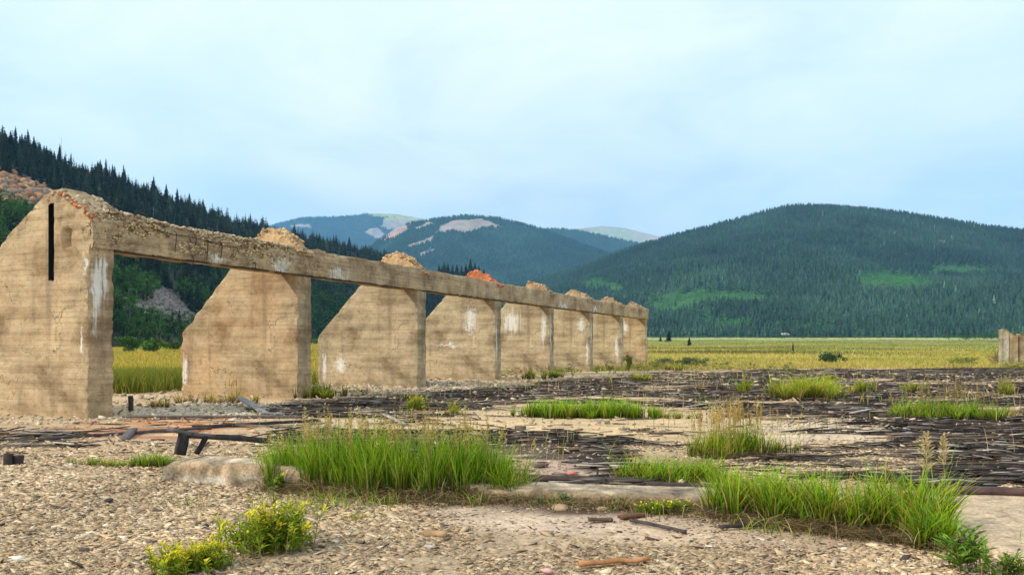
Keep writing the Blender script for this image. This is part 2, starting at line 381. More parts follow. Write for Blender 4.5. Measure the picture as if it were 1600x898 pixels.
def left_scree(u, v, P):
    n = fbm(P[..., 0]/10, P[..., 1]/10, 0, 11, 3)*12
    return inpoly(u+n, v+n, [(186, 464), (245, 460), (262, 444), (305, 485), (325, 522), (262, 508), (200, 494)]).astype(float)
# knots: photo column, foot distance, foot row, ridge distance, ridge row
LEFT = Hill('hillside', [(-900, 150, 552, 420, 20), (-400, 160, 550, 450, 90), (0, 180, 548, 500, 197), (130, 205, 546, 540, 247), (240, 240, 545, 600, 288), (330, 300, 543, 680, 322),
    (430, 380, 538, 780, 350), (500, 460, 534, 860, 366), (600, 600, 531, 980, 390), (640, 680, 530, 1030, 404), (662, 720, 529, 1050, 428), (700, 800, 529, 1080, 440), (760, 900, 529, 1100, 458), (800, 950, 528, 1110, 520)],
    M_hill, 260, 110, (0.05, 1/70.), 1.05, 1.5, left_col, 1, 13)
def right_meadow(u, v, P):
    n = fbm(P[..., 0]/60, P[..., 1]/60, 0, 15, 4)*26
    a = np.maximum.reduce([ell(u+n, v+n*0.5, 1110, 466, 110, 14), ell(u+n, v+n*0.5, 1400, 440, 75, 15), ell(u+n, v+n*.5, 940, 448, 30, 9), ell(u+n, v+n*.5, 1060, 480, 60, 9), ell(u+n, v+n*.5, 1500, 425, 60, 7), ell(u+n, v+n*.5, 1130, 502, 40, 6), ell(u+n, v+n*.5, 1270, 515, 60, 4)])
    return a
def right_col(U, T, P):
    u, v = px_of(P); c = np.zeros(P.shape); c[:] = (0.03, 0.045, 0.025)
    m = right_meadow(u, v, P)[..., None]; c = c*(1-m)+np.array((0.05, 0.12, 0.04))*m
    m = ell(u, v, 1472, 379, 9, 4)[..., None]; c = c*(1-m)+np.array((0.3, 0.26, 0.22))*m
    return c
RIGHT = Hill('mountain', [(560, 1200, 530, 2300, 470), (700, 1150, 530, 2300, 458), (800, 1100, 530, 2300, 447), (850, 1080, 529, 2300, 432), (900, 1060, 529, 2300, 416), (950, 1040, 528, 2280, 397), (1000, 1020, 528, 2260, 380),
    (1050, 1000, 528, 2240, 366), (1100, 980, 528, 2220, 353), (1150, 970, 528, 2200, 340), (1200, 960, 528, 2180, 327), (1230, 955, 528, 2150, 320), (1260, 950, 528, 2140, 318), (1300, 945, 528, 2130, 320), (1400, 940, 528, 2100, 329), (1480, 930, 528, 2080, 341),
    (1540, 920, 528, 2060, 351), (1600, 910, 528, 2040, 358), (1800, 890, 528, 2000, 378), (2400, 850, 528, 1900, 430)], M_hill, 240, 110, (0.085, 1/300.), 1.12, 1.4, right_col, 2, 13)
def mid_bare(u, v, P):
    n = fbm(P[..., 0]/150, P[..., 1]/150, 0, 18, 4)*9; uu, vv = u+n, v+n*.6
    a = np.zeros(np.shape(u))
    for p in ([(594, 376), (640, 356), (642, 352), (610, 360)], [(598, 378), (622, 361), (640, 355), (630, 366), (612, 374)], [(632, 384), (660, 372), (678, 367), (672, 374), (640, 388)],
              [(680, 366), (688, 352), (712, 343), (750, 341), (788, 354), (760, 357), (740, 364), (705, 362)], [(646, 356), (672, 346), (676, 349), (650, 359)], [(655, 398), (680, 388), (676, 396), (660, 402)]):
        a = np.maximum(a, inpoly(uu, vv, p))
    return a
def mid_col(U, T, P):
    u, v = px_of(P); c = np.zeros(P.shape); c[:] = (0.035, 0.06, 0.035)
    m = mid_bare(u, v, P)[..., None]; c = c*(1-m)+(np.array((0.31, 0.255, 0.215))+(u < 645)[..., None]*np.array((0.07, -.005, -.02)))*m
    return c
MID = Hill('mountain', [(380, 3000, 500, 3900, 440), (500, 2900, 500, 4000, 420), (560, 2900, 500, 4000, 398), (594, 2900, 500, 4050, 371), (618, 2900, 500, 4060, 354), (640, 2850, 500, 4100, 347), (662, 2850, 500, 4100, 343), (700, 2800, 500, 4100, 337), (735, 2800, 500, 4100, 335),
    (780, 2800, 500, 4100, 339), (830, 2750, 500, 4050, 351), (870, 2700, 500, 4000, 364), (920, 2700, 500, 3900, 383), (960, 2700, 500, 3800, 398), (1040, 2700, 500, 3700, 425), (1150, 2700, 500, 3600, 470)], M_hill, 200, 90, (0.05, 1/600.), 1.1, 1.4, mid_col, 3, 13)
def sh_col(U, T, P):
    c = np.zeros(P.shape); c[:] = (0.035, 0.06, 0.035); return c
SHOULDER = Hill('mountain', [(780, 4600, 480, 5200, 372), (840, 4600, 480, 5300, 356), (870, 4600, 480, 5300, 355), (905, 4600, 480, 5300, 358), (960, 4600, 480, 5200, 370), (1000, 4600, 480, 5100, 379), (1060, 4600, 480, 5000, 392), (1160, 4600, 480, 4900, 430)], M_hill, 120, 50, (0.04, 1/700.), 1.1, 1.4, sh_col, 4, 13)
def far_bare(u, v, P):
    n = fbm(P[..., 0]/200, P[..., 1]/200, 0, 19, 4)*8; uu, vv = u+n, v+n*.5
    a = np.zeros(np.shape(u))
    for p in ([(560, 331), (600, 326), (660, 330), (720, 352), (676, 350), (640, 342), (590, 340)], [(594, 352), (606, 342), (640, 340), (662, 345), (630, 355), (606, 358)], [(572, 364), (590, 356), (600, 366), (588, 372)], [(450, 352), (484, 350), (486, 356), (455, 356)]):
        a = np.maximum(a, inpoly(uu, vv, p))
    return a
def far_col(U, T, P):
    u, v = px_of(P); c = np.zeros(P.shape); c[:] = (0.04, 0.06, 0.04)
    m = far_bare(u, v, P)[..., None]; top = ((v < 343)*1.0)[..., None]
    c = c*(1-m)+(np.array((0.33, 0.36, 0.15))*top+np.array((0.32, 0.28, 0.24))*(1-top))*m
    return c
FAR = Hill('mountain', [(380, 5600, 460, 6600, 368), (430, 5600, 460, 6700, 349), (470, 5600, 460, 6800, 339), (540, 5600, 460, 6900, 337), (580, 5600, 460, 6900, 332), (620, 5600, 460, 6900, 333), (670, 5600, 460, 6800, 342), (700, 5600, 460, 6700, 350), (760, 5600, 460, 6600, 372), (800, 5600, 460, 6500, 390)], M_hill, 160, 70, (0.03, 1/800.), 1.1, 1.4, far_col, 5, 12)
def bald_col(U, T, P):
    c = np.zeros(P.shape); t = np.clip(T*4-3.0+fbm(P[..., 0]/300, P[..., 1]/300, 0, 3, 3), 0, 1)[..., None]
    c[:] = (0.34, 0.37, 0.18); c = c*(1-t)+np.array((0.46, 0.36, 0.26))*t; return c
BALD = Hill('mountain', [(860, 7600, 440, 8600, 372), (905, 7600, 440, 8700, 357), (940, 7600, 440, 8800, 353), (975, 7600, 440, 8800, 356), (1020, 7600, 440, 8700, 367), (1050, 7600, 440, 8600, 374), (1120, 7600, 440, 8500, 396)], M_hill, 90, 40, (0.02, 1/900.), 1.1, 1.4, bald_col, 6, 0)

# ------------------------------------------------------------------ trees
def cone_t(rng, tiers=3, k=6):
    V = []; Fc = []; n = 0
    for i in range(tiers):
        z0 = 0.08+i*0.88/tiers*0.95; z1 = min(1.0, z0+1.35/tiers) if i < tiers-1 else 1.0; r = 0.17*(1-i/tiers)**0.8*rng.uniform(0.9, 1.1)
        a = np.arange(k)*2*pi/k+rng.uniform(0, 6)
        rr = r*rng.uniform(0.65, 1.25, k); zz = z0+rng.uniform(-.03, .03, k)
        V += [np.stack([rr*np.cos(a), rr*np.sin(a), zz], 1), [[0, 0, z1]]]
        Fc.append(np.array([(n+j, n+(j+1) % k, n+k) for j in range(k)])); n += k+1
    return np.concatenate(V), np.concatenate(Fc)
def feather_t(rng, whorls=14, per=7, rmax=0.17, z0=0.06):
    """conifer: drooping boughs, each a small two-faced tent"""
    V = []; Fc = []; n = 0
    for i in range(whorls):
        t = i/(whorls-1); z = z0+(1-z0)*t**0.92; r = rmax*(1-t)**0.85*rng.uniform(0.8, 1.15)+0.006
        for j in range(per if t < .8 else per-2):
            a = rng.uniform(0, 2*pi); L = r*rng.uniform(0.55, 1.25); d = np.array([cos(a), sin(a), 0]); s = np.array([-sin(a), cos(a), 0])
            dz = -L*rng.uniform(0.25, 0.7); wv = L*rng.uniform(0.28, 0.45)
            p = [d*0.0+np.array([0, 0, z+0.03]), d*L*0.55+s*wv+np.array([0, 0, z+dz*0.6-0.012]), d*L+np.array([0, 0, z+dz]), d*L*0.55-s*wv+np.array([0, 0, z+dz*0.6-0.012]), d*L*0.55+np.array([0, 0, z+dz*0.25+0.012])]
            V += p; Fc += [(n, n+1, n+4), (n+1, n+2, n+4), (n+2, n+3, n+4), (n+3, n, n+4)]; n += 5
    return np.array(V), np.array(Fc)
def blob_t(rng, nq=60):
    """broadleaf crown from small leaf faces on a lumpy volume, unit height"""
    c = rng.normal(0, 1, (9, 3))*np.array([0.15, 0.15, 0.17])+np.array([0, 0, 0.58])
    V = []; Fc = []
    for i in range(nq):
        d = rng.normal(0, 1, 3); d /= np.linalg.norm(d); p = c[rng.integers(9)]+d*rng.uniform(0.08, 0.17)
        a = rng.normal(0, 1, 3); a = np.cross(d, a); a /= np.linalg.norm(a)+1e-6; b = np.cross(d, a)+d*rng.uniform(-.4, .4); s = rng.uniform(0.035, 0.07)
        V += [p-a*s, p+b*s*.8, p+a*s, p-b*s*.8]; Fc.append((4*i, 4*i+1, 4*i+2, 4*i+3))
    return np.array(V), np.array(Fc)
def scatter(name, tmpls, P, H, W, cols, mat, rng, shade=0.35, kind='stuff'):
    """merge many small trees into one mesh; H height, W width factor per tree"""
    mb = MB(); which = rng.integers(len(tmpls), size=len(P))
    for q, (tv, tf) in enumerate(tmpls):
        s = np.where(which == q)[0]
        if not len(s): continue
        a = rng.uniform(0, 2*pi, len(s)); ca, sa = np.cos(a)[:, None], np.sin(a)[:, None]
        h = H[s][:, None]; wd = (H[s]*W[s])[:, None]
        X = (tv[:, 0]*ca-tv[:, 1]*sa)*wd+P[s, 0:1]; Y = (tv[:, 0]*sa+tv[:, 1]*ca)*wd+P[s, 1:2]; Z = tv[:, 2]*h+P[s, 2:3]
        V = np.stack([X, Y, Z], -1).reshape(-1, 3); f = (tf[None]+(np.arange(len(s))*len(tv))[:, None, None]).reshape(-1, tf.shape[1])
        vs = rng.uniform(1-shade, 1+shade, (len(s), len(tv), 1)); c = (cols[s][:, None, :]*vs).reshape(-1, 3)
        mb.add(V, f, c)
    o = mb.build(name, mat)
    if kind: tag(o, kind=kind)
    return o
rg = np.random.default_rng(11)
CONES = [cone_t(rg, 3, 5) for _ in range(8)]; CONES2 = [cone_t(rg, 2, 4) for _ in range(6)]
FEATH = [feather_t(rg, 11, 6) for _ in range(8)]; BLOBS = [blob_t(rg, 46) for _ in range(6)]
def pts_on(hill, n, umin, umax, tmin=0.0, tmax=1.12, rng=rg, tp=0.5):
    U = rng.uniform(umin, umax, n*3); T = rng.uniform(tmin, tmax, n*3)
    k = hill.k; Yf = np.interp(U, k[:, 0], k[:, 1]); Yr = np.interp(U, k[:, 0], k[:, 3]); Y = Yf+(Yr-Yf)*T
    keep = rng.uniform(0, 1, n*3) < Y*(Yr-Yf)/np.max(Y*(Yr-Yf)); U, T = U[keep][:n], T[keep][:n]
    return U, T, hill.at(U, T)
# far and middle mountains
def gcol(n, base, rng, sp=0.3):
    v = rng.uniform(1-sp, 1+sp, (n, 1)); return np.array(base)*v*rng.uniform(0.92, 1.08, (n, 3))
def forest(name, hill, n, umin, umax, bare=None, tm=CONES2, hh=(9, 15), base=(0.03, 0.06, 0.035), tmin=0.0, wd=1.5, label='', mead=None):
    U, T, P = pts_on(hill, n, umin, umax, tmin)
    u, v = px_of(P)
    if bare is not None:
        k = bare(u, v, P) < rg.uniform(0.3, 1.0, len(u)); P, u, v = P[k], u[k], v[k]
    cols = gcol(len(P), base, rg, 0.35); H = rg.uniform(*hh, len(P)); W = np.full(len(P), wd)
    var = fbm(P[:, 0]/90, P[:, 1]/90, 0, 70, 3)[:, None]; cols *= (1+var*0.5)*(1+.45*fbm(P[:, 0]/350, P[:, 1]/350, 0, 75, 3)[:, None])*np.where(rg.random(len(P)) < .006, 2.2, 1)[:, None]
    P[:, 2] -= 0.4
    if mead is not None:
        m = mead(u, v, P) > rg.uniform(0.25, 0.9, len(P))
        o = scatter('broadleaf_forest', BL_S, P[m], H[m]*0.62, W[m]*0.9, gcol(m.sum(), (0.085, 0.25, 0.07), rg), M_conifer, rg)
        tag(o, label='bright green broadleaf groves on the forested mountain at right', cat='trees')
        P, H, W, cols = P[~m], H[~m], W[~m], cols[~m]
    o = scatter(name, tm, P, H, W, cols, M_conifer, rg); tag(o, label=label, cat='forest'); return o
BL_S = [blob_t(rg, 16) for _ in range(5)]
BL_S = [(np.array([0, 0, 0.5])+(v-np.array([0, 0, 0.5]))*np.array([1.5, 1.5, 1.1]), f) for v, f in BL_S]
forest('conifer_forest', RIGHT, 70000, 700, 1720, lambda u, v, P: ell(u, v, 1472, 379, 9, 4), CONES, (7, 16), (0.036, 0.070, 0.045), wd=1.35, label='dark green conifer forest covering the broad mountain at right', mead=right_meadow)
forest('conifer_forest', MID, 30000, 480, 1080, mid_bare, CONES2, (11, 19), (0.03, 0.062, 0.036), tmin=0.15, wd=1.6, label='blue green conifer forest on the middle mountain with bare slides')
forest('conifer_forest', SHOULDER, 7000, 790, 1120, None, CONES2, (12, 19), (0.03, 0.062, 0.036), tmin=0.3, wd=1.8, label='conifer forest on the low shoulder behind the middle mountain')
forest('conifer_forest', FAR, 16000, 390, 780, far_bare, CONES2, (13, 20), (0.03, 0.06, 0.038), tmin=0.3, wd=1.8, label='hazy blue conifer forest on the farthest mountain at left centre')

# near conifers, individually built
def conifer_mesh(rng, dead=False):
    V, f = feather_t(rng, 26, 9, 0.165 if rng.random() < .6 else 0.13, 0.08)
    c = np.array((0.020, 0.032, 0.016))*rng.uniform(0.6, 1.5, (len(V)//5, 1)).repeat(5, 0)
    return mk('crown', V, f, M_conifer_i, None, c, link=False)
def trunk_mesh(rng, r=0.016, top=0.96, col=(0.10, 0.075, 0.055)):
    mb = MB(); z = np.linspace(-0.04, top, 7); b = rng.normal(0, 0.004, (7, 2)); b[0] = 0
    mb.tube(np.column_stack([b[:, 0], b[:, 1], z]), r*(1-z*0.85/top)+0.001, 6, col)
    return mb.build('trunk', M_bark, link=False)
def broad_meshes(rng):
    cr = rng.normal(0, 1, (16, 3))*np.array([0.17, 0.17, 0.19])+np.array([0, 0, 0.60]); V = []; Fc = []; cc = []
    n = 700; sh = rng.uniform(0.6, 1.45, 16)
    for i in range(n):
        k = rng.integers(16); d = rng.normal(0, 1, 3); d /= np.linalg.norm(d); p = cr[k]+d*rng.uniform(0.05, 0.13)*np.array([1, 1, 0.8])
        a = np.cross(d, rng.normal(0, 1, 3)); a /= np.linalg.norm(a)+1e-6; b = np.cross(d, a)+d*rng.uniform(-.6, .6); s = rng.uniform(0.012, 0.026)
        V += [p-a*s, p+b*s, p+a*s, p-b*s]; Fc.append((4*i, 4*i+1, 4*i+2, 4*i+3)); cc += [np.array((0.042, 0.105, 0.022))*sh[k]*rng.uniform(.7, 1.3)]*4
    crown = mk('crown', V, np.array(Fc), M_leaf_i, None, np.array(cc), link=False)
    mb = MB(); z = np.linspace(-0.04, 0.75, 6); mb.tube(np.column_stack([rng.normal(0, .006, 6), rng.normal(0, .006, 6), z]), 0.016*(1-z)+0.002, 6, (0.28, 0.25, 0.20))
    for k in range(7):
        b0 = np.array([0, 0, rng.uniform(0.25, 0.55)]); e = cr[k]; mb.tube([b0, (b0+e)/2-np.array([0, 0, .02]), e], [0.008, 0.006, 0.002], 5, (0.25, 0.22, 0.18))
    return crown, mb.build('trunk', M_bark, link=False)
rt = np.random.default_rng(23)
CM = [conifer_mesh(rt) for _ in range(7)]; TM = [trunk_mesh(rt) for _ in range(3)]; BMs = [broad_meshes(rt) for _ in range(5)]
def plant_tree(kind, P, h, rz, label, group, wd=1.0, cat='tree'):
    r = empty('conifer_tree' if kind == 'c' else 'broadleaf_tree', tuple(P), rz); r.scale = (h*wd, h*wd, h)
    cm, tm = (random.choice(CM), random.choice(TM)) if kind == 'c' else random.choice(BMs)
    for nme, me in (('trunk', tm), ('crown', cm)):
        o = bpy.data.objects.new(nme, me); C.objects.link(o); o.parent = r
    tag(r, label, cat, group); return r
U, T, P = pts_on(LEFT, 13500, -260, 780, 0.0, 1.1)
u, v = px_of(P)
k = (left_rock(u, v-6, P) < 0.5) & (left_scree(u, v-6, P) < 0.5) & (ell(u, v, 678, 424, 14, 9) < .5)
P, T, u, v, U = P[k], T[k], u[k], v[k], U[k]
# broadleaf trees grow low on the slope
bl = (T < 0.36+fbm(P[:, 0]/30, P[:, 1]/30, 0, 91, 3)*0.6) & (U < 620) & (rg.uniform(0, 1, len(T)) < 0.8)
H = np.where(bl, rg.uniform(6, 11, len(T)), rg.uniform(3.5, 11.5, len(T))*(1+.5*fbm(P[:, 0]/18, P[:, 1]/18, 0, 93, 3))*np.where(rg.random(len(T)) < .12, 1.35, 1))
vis = (u > -30) & (u < 780) & ~((u < 130) & (v > 420))
# hidden behind the solid piers: roughly ignored; the ones that show largest are built one by one
def seen(u, v):
    m = (u > -20) & (u < 775) & (v < 560)
    beam = np.interp(u, [0, 95, 137, 487, 1012], [375, 293, 338, 390, 482])
    up = v < beam+6
    gap = ((u > 176) & (u < 360) & (v > 385) & (u < 283+np.clip(522-v, 0, 100)*0.75)) | ((u > 486) & (u < 560) & (v > 430) & (u < 503+np.clip(525-v, 0, 100)*0.8)) | ((u > 667) & (u < 705) & (v > 455) & (v < 500))
    return m & (up | gap)
sz = H/P[:, 1]; vm = v-sz*F*0.5
cand = np.where(seen(u, vm))[0]
cc_ = cand[~bl[cand]]; cb_ = cand[bl[cand]]
sky_v = np.interp(u, LEFT.k[:, 0], LEFT.k[:, 4])
pri = sz+np.where(np.abs(v-sky_v) < 16, 0.008, 0)       # skyline trees show whole
cc_ = cc_[np.argsort(-pri[cc_])][:290]; cb_ = cb_[np.argsort(-sz[cb_])][:170]
for i in cc_:
    onsky = abs(v[i]-sky_v[i]) < 16
    zn = int(np.searchsorted([90, 180, 300, 420, 540], u[i])); wh = ['above the rocky outcrop', 'above the first pier', 'above the near end of the beam', 'above the first span of the beam', 'above the second span of the beam', 'above the third span of the beam'][zn]
    lb = ('dark conifer on the skyline ' if onsky else 'dark conifer below the skyline ')+wh
    plant_tree('c', P[i]-np.array([0, 0, .3]), H[i], rt.uniform(0, 6.28), lb, ('skyline conifers ' if onsky else 'slope conifers ')+wh, rt.uniform(1.0, 1.7))
def bw(a, b): return 'seen in the opening between first and second piers' if (b > 385 and a > 176 and a < 370) else ('seen in the opening between second and third piers' if b > 425 and a > 370 and a < 600 else ('seen left of the first pier' if a < 60 else 'rising above the beam'))
for i in cb_:
    plant_tree('b', P[i]-np.array([0, 0, .3]), H[i], rt.uniform(0, 6.28), 'green broadleaf tree on the hillside '+bw(u[i], v[i]), 'broadleaf trees '+bw(u[i], v[i]), rt.uniform(0.8, 1.15))
used = np.zeros(len(P), bool); used[cc_] = True; used[cb_] = True
rest = (~used) & (u > -260); rc = rest & ~bl; rb = rest & bl
P2 = P.copy(); P2[:, 2] -= 0.3
o = scatter('conifer_forest', FEATH, P2[rc], H[rc], rt.uniform(1.1, 1.7, rc.sum()), gcol(rc.sum(), (0.024, 0.034, 0.016), rg, .5)*np.where(rg.random(rc.sum()) < .08, 2.6, 1)[:, None], M_conifer, rg); tag(o, 'dense dark conifer forest covering the steep hillside at left', 'forest')
o = scatter('broadleaf_forest', BLOBS, P2[rb], H[rb], rt.uniform(1.0, 1.5, rb.sum()), gcol(rb.sum(), (0.032, 0.075, 0.02), rg, .4), M_leaf, rg); tag(o, 'mixed green broadleaf woodland on the lower hillside at left', 'woodland')
# dead pale trunks on the hill
snag = trunk_mesh(rt, 0.018, 1.0, (0.34, 0.31, 0.25))
for (su, sv, hpx) in ((100, 262, 42), (262, 372, 26), (276, 375, 24), (305, 370, 22), (342, 372, 18), (243, 350, 25), (243, 512, 30), (216, 350, 18)):
    # find slope position whose base shows at that pixel
    tt = np.linspace(0, 1, 400); Q = LEFT.at(np.full(400, float(su)), tt); _, vv = px_of(Q); j = int(np.argmin(np.abs(vv-sv)))
    h = hpx/F*Q[j, 1]; o = bpy.data.objects.new('dead_tree', snag); C.objects.link(o); o.location = Q[j]+np.array([0, -3.0, 0]); o.scale = (h*0.9, h*0.9, h+1.5)
    tag(o, 'pale bare dead trunk among the dark trees on the left hillside', 'dead tree', 'dead trunks on the left hillside')

# boulders on the cliff and the scree
def rocks(name, P, R, cols, mat, rng, flat=0.75, kind='stuff', k=0):
    ico = [(0, 0, 1), (0, 0, -1)]+[(cos(a)*.9, sin(a)*.9, .45) for a in np.arange(5)*2*pi/5]+[(cos(a)*.9, sin(a)*.9, -.45) for a in np.arange(5)*2*pi/5+pi/5]
    ico = np.array(ico); f = []
    for j in range(5):
        a, b = 2+j, 2+(j+1) % 5; c, d = 7+j, 7+(j+1) % 5
        f += [(0, a, b), (1, d, c), (a, c, b), (b, c, d)]
    f = np.array(f); n = len(P); V = ico[None]*rng.uniform(0.75, 1.15, (n, 12, 1))*R[:, None, None]*np.array([1, 1, flat])
    V = V*rng.uniform(0.7, 1.3, (n, 1, 3)); a = rng.uniform(0, 6.28, n); ca, sa = np.cos(a)[:, None], np.sin(a)[:, None]
    V = np.stack([V[..., 0]*ca-V[..., 1]*sa, V[..., 0]*sa+V[..., 1]*ca, V[..., 2]], -1)+P[:, None]
    F2 = (f[None]+(np.arange(n)*12)[:, None, None]).reshape(-1, 3)
    o = mk(name, V.reshape(-1, 3), F2, mat, None, np.repeat(cols, 12, 0))
    if kind: tag(o, kind=kind)
    return o
U2, T2, Q = pts_on(LEFT, 60000, -200, 330, 0.0, 1.0); uu, vv = px_of(Q)
m = left_rock(uu, vv, Q) > .5; Qr = Q[m][:2600]; r = rg.uniform(0.5, 2.6, len(Qr))*rg.uniform(.4, 1.4, len(Qr))
cr = gcol(len(Qr), (0.34, 0.18, 0.09), rg, .5); gm = rg.random(len(Qr)) < .35; cr[gm] = gcol(gm.sum(), (0.26, 0.20, 0.14), rg)
o = rocks('rock_outcrop', Qr, r, cr, M_rock, rg, .8, kind=None); tag(o, 'tan and orange rocky outcrop breaking out of the dark left hillside', 'cliff', kind='structure')
m = left_scree(uu, vv, Q) > .5; Qr = Q[m][:5000]; r = rg.uniform(0.12, 0.6, len(Qr))
o = rocks('scree', Qr, r, gcol(len(Qr), (0.21, 0.17, 0.145), rg, .35), M_rock, rg, 0.7); tag(o, 'grey scree slope between the first and second concrete piers', 'scree')

# ------------------------------------------------------------------ the concrete ruin
DX, DY = 0.3972, 0.9177; RZ = -math.asin(DX); LS = 7.23; TH = 0.68
O0 = np.array([-9.13-DX*TH, 18.35-DY*TH, 0.0])        # front right corner of first pier
ruin = empty('ruined_colonnade', tuple(O0), RZ)
tag(ruin, 'long row of eight tan concrete buttress piers carrying a broken crumbling beam', 'ruin')
def n3(P, s, seed, o=4): return fbm(P[..., 0]*s, P[..., 1]*s, P[..., 2]*s, seed, o)
def pier_profile(i):
    if i == 0: return np.array([-4.75, -4.70, -2.92, -1.27, -0.9, 0]), np.array([2.35, 2.40, 4.03, 5.12, 5.2, 4.5])
    return np.array([-4.71, -4.68, -2.63, -1.54, -0.9, 0]), np.array([1.95, 2.02, 4.06, 5.15, 5.2, 4.6])
def build_pier(i, mat, stain_mat=None):
    rng = np.random.default_rng(100+i); px_, pz_ = pier_profile(i)
    st = 0.055 if i < 2 else (0.09 if i < 4 else 0.14)
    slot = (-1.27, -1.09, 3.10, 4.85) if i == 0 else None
    gx = np.linspace(px_[0], 0, int(-px_[0]/st)+1)
    if slot is not None:
        for e in (slot[0], slot[1]): gx[np.argmin(abs(gx-e))] = e
    topcap = 9.0 if i == 0 else 4.60
    zt = np.minimum(np.interp(gx, px_, pz_), topcap)
    rag = (0.04 if i == 0 else .015)*fbm(gx*4, gx*0+i, 0, 5+i, 3); zt = zt+rag*(zt > 2)
    nz = int(5.2/st)
    gz0 = np.linspace(0, 1, nz+1)
    if i == 0: pass
    Zg = -0.25+(zt[:, None]+0.25)*gz0[None]
    if slot is not None:
        # rows in the slot columns follow the slot's own sill and head
        for ci in np.where((gx >= slot[0]-1e-6) & (gx <= slot[1]+1e-6))[0]:
            for e in (slot[2], slot[3]): Zg[ci, np.argmin(abs(Zg[ci]-e))] = e
    Xg = np.repeat(gx[:, None], nz+1, 1)
    A = np.stack([Xg, np.zeros_like(Xg), Zg], -1); B = A.copy(); B[..., 1] = TH
    def rough(Pm, sgn):
        d = 0.014*n3(Pm, 2.2, 7+i)+0.008*n3(Pm, 9, 9+i, 2)
        edge = np.minimum(np.abs(Pm[..., 0]), np.abs(Pm[..., 0]-px_[0])); edge = np.minimum(edge, zt[:, None]-Pm[..., 2])
        chip = np.clip(0.10-edge, 0, .1)/.1*np.clip(n3(Pm, 3.5, 30+i, 4)*0.9+0.03, 0, 1)*0.20
        if i == 0 and sgn > 0:
            x, z = Pm[..., 0], Pm[..., 2]
            sp = np.clip((x+0.98+0.12*fbm(z*2, z*0, 0, 4, 3))/0.05, 0, 1)*np.clip((z-3.3-0.5*fbm(x*3, x*0, 0, 6, 3))/0.2, 0, 1)
            d = d+sp*(0.045+0.05*n3(Pm, 7, 50, 4))
            ni = ((x > -.86) & (x < -.60) & (z > 3.85) & (z < 4.25))*0.16; d = d+ni
        return d+chip
    A[..., 1] += np.abs(rough(A, 1)); B[..., 1] -= np.abs(rough(B, -1))*0.7
    for Q_ in (A, B):
        e = (np.abs(Q_[..., 0]-px_[0]) < 1e-6); Q_[..., 0] += e*np.clip(0.10*n3(Q_, 3, 77+i, 4), 0, .1)*(1.6 if i < 2 else .5)
        e2 = (np.abs(Q_[..., 0]) < 1e-6); Q_[..., 0] -= e2*np.abs(0.012+0.03*n3(Q_, 3, 88+i, 4))
    nx, ny = A.shape[:2]; fa = gridfaces(nx, ny); fb = gridfaces(nx, ny, nx*ny, True)
    keep = np.ones(len(fa), bool)
    V = [A.reshape(-1, 3), B.reshape(-1, 3)]; Fs = []
    if slot is not None:
        ce = (A[:-1, :-1]+A[1:, 1:]).reshape(-1, 3)/2
        keep = ~((ce[:, 0] > slot[0]) & (ce[:, 0] < slot[1]) & (ce[:, 2] > slot[2]) & (ce[:, 2] < slot[3]))
    Fs += [fa[keep], fb]
    # side strips with subdivision through the thickness
    def strip(a_idx, b_idx, flip):
        n = len(a_idx); m = 10 if i < 3 else 5; base = sum(len(q) for q in V)
        a = A.reshape(-1, 3)[a_idx]; b = B.reshape(-1, 3)[b_idx-nx*ny]
        s = np.linspace(0, 1, m)[None, :, None]; Q_ = a[:, None]*(1-s)+b[:, None]*s
        e = np.sin(s[..., 0]*pi); dn = 0.02*n3(Q_, 4, 90+i)*e; Q_[..., 0] += dn; 
        V.append(Q_.reshape(-1, 3)); Fs.append(gridfaces(n, m, base, flip))
    ar = np.arange(ny)
    strip((nx-1)*ny+ar, nx*ny+(nx-1)*ny+ar, False)      # right side
    strip(ar, nx*ny+ar, True)                            # left side
    top = np.arange(nx)*ny+ny-1; strip(top, nx*ny+top, True)
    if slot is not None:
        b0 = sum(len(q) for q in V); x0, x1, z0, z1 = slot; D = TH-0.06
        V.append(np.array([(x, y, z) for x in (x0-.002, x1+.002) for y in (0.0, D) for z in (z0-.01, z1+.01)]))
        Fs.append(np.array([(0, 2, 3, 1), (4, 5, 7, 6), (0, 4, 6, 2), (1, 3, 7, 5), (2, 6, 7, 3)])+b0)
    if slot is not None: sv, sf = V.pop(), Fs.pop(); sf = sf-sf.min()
    o = mk('pier', np.concatenate(V), Fs, mat, ruin, None, True)
    if slot is not None: mk('slot', sv, sf, M_slot_shade, o)
    o.location = (0, i*LS, 0)
    return o
SR = 'y'
stains = {
 0: [('y', 0.02, 0.40, 1.8, 4.1, .85), ('y', 0.05, 0.55, 2.2, 3.95, .85), ('y', .25, .6, 2.6, 3.9, .9), ('x', -0.20, -0.02, 2.9, 4.0, .6), ('x', -0.30, -0.08, 1.2, 2.4, .5)],
 1: [('x', -4.75, -4.35, 0.05, 1.6, .5)],
 2: [('x', -4.7, -4.1, 0.05, 1.7, .6), ('x', -4.2, -3.0, .4, 1.4, .4)],
 3: [('x', -3.9, -0.9, 1.56, 1.74, .0), ('x', -2.0, -.6, 2.0, 3.9, .3), ('y', 0.0, .3, .3, 3.6, .6)],
 4: [('x', -3.6, -1.0, 2.2, 3.9, .8), ('x', -.7, -.02, 1.6, 3.8, .6), ('y', 0.0, .4, 1.0, 3.7, .7)],
 5: [('x', -1.1, -.1, 2.3, 3.7, .2), ('y', 0, .6, 1.0, 3.8, .5), ('x', -.35, -.02, .3, 2.6, .5)],
 6: [('x', -.6, -.02, .2, 3.0, .5), ('y', 0, .68, .2, 3.9, .3)],
 7: [('x', -2.4, -1.0, 2.5, 3.9, .6), ('y', 0, .68, .1, 3.9, .2)]}
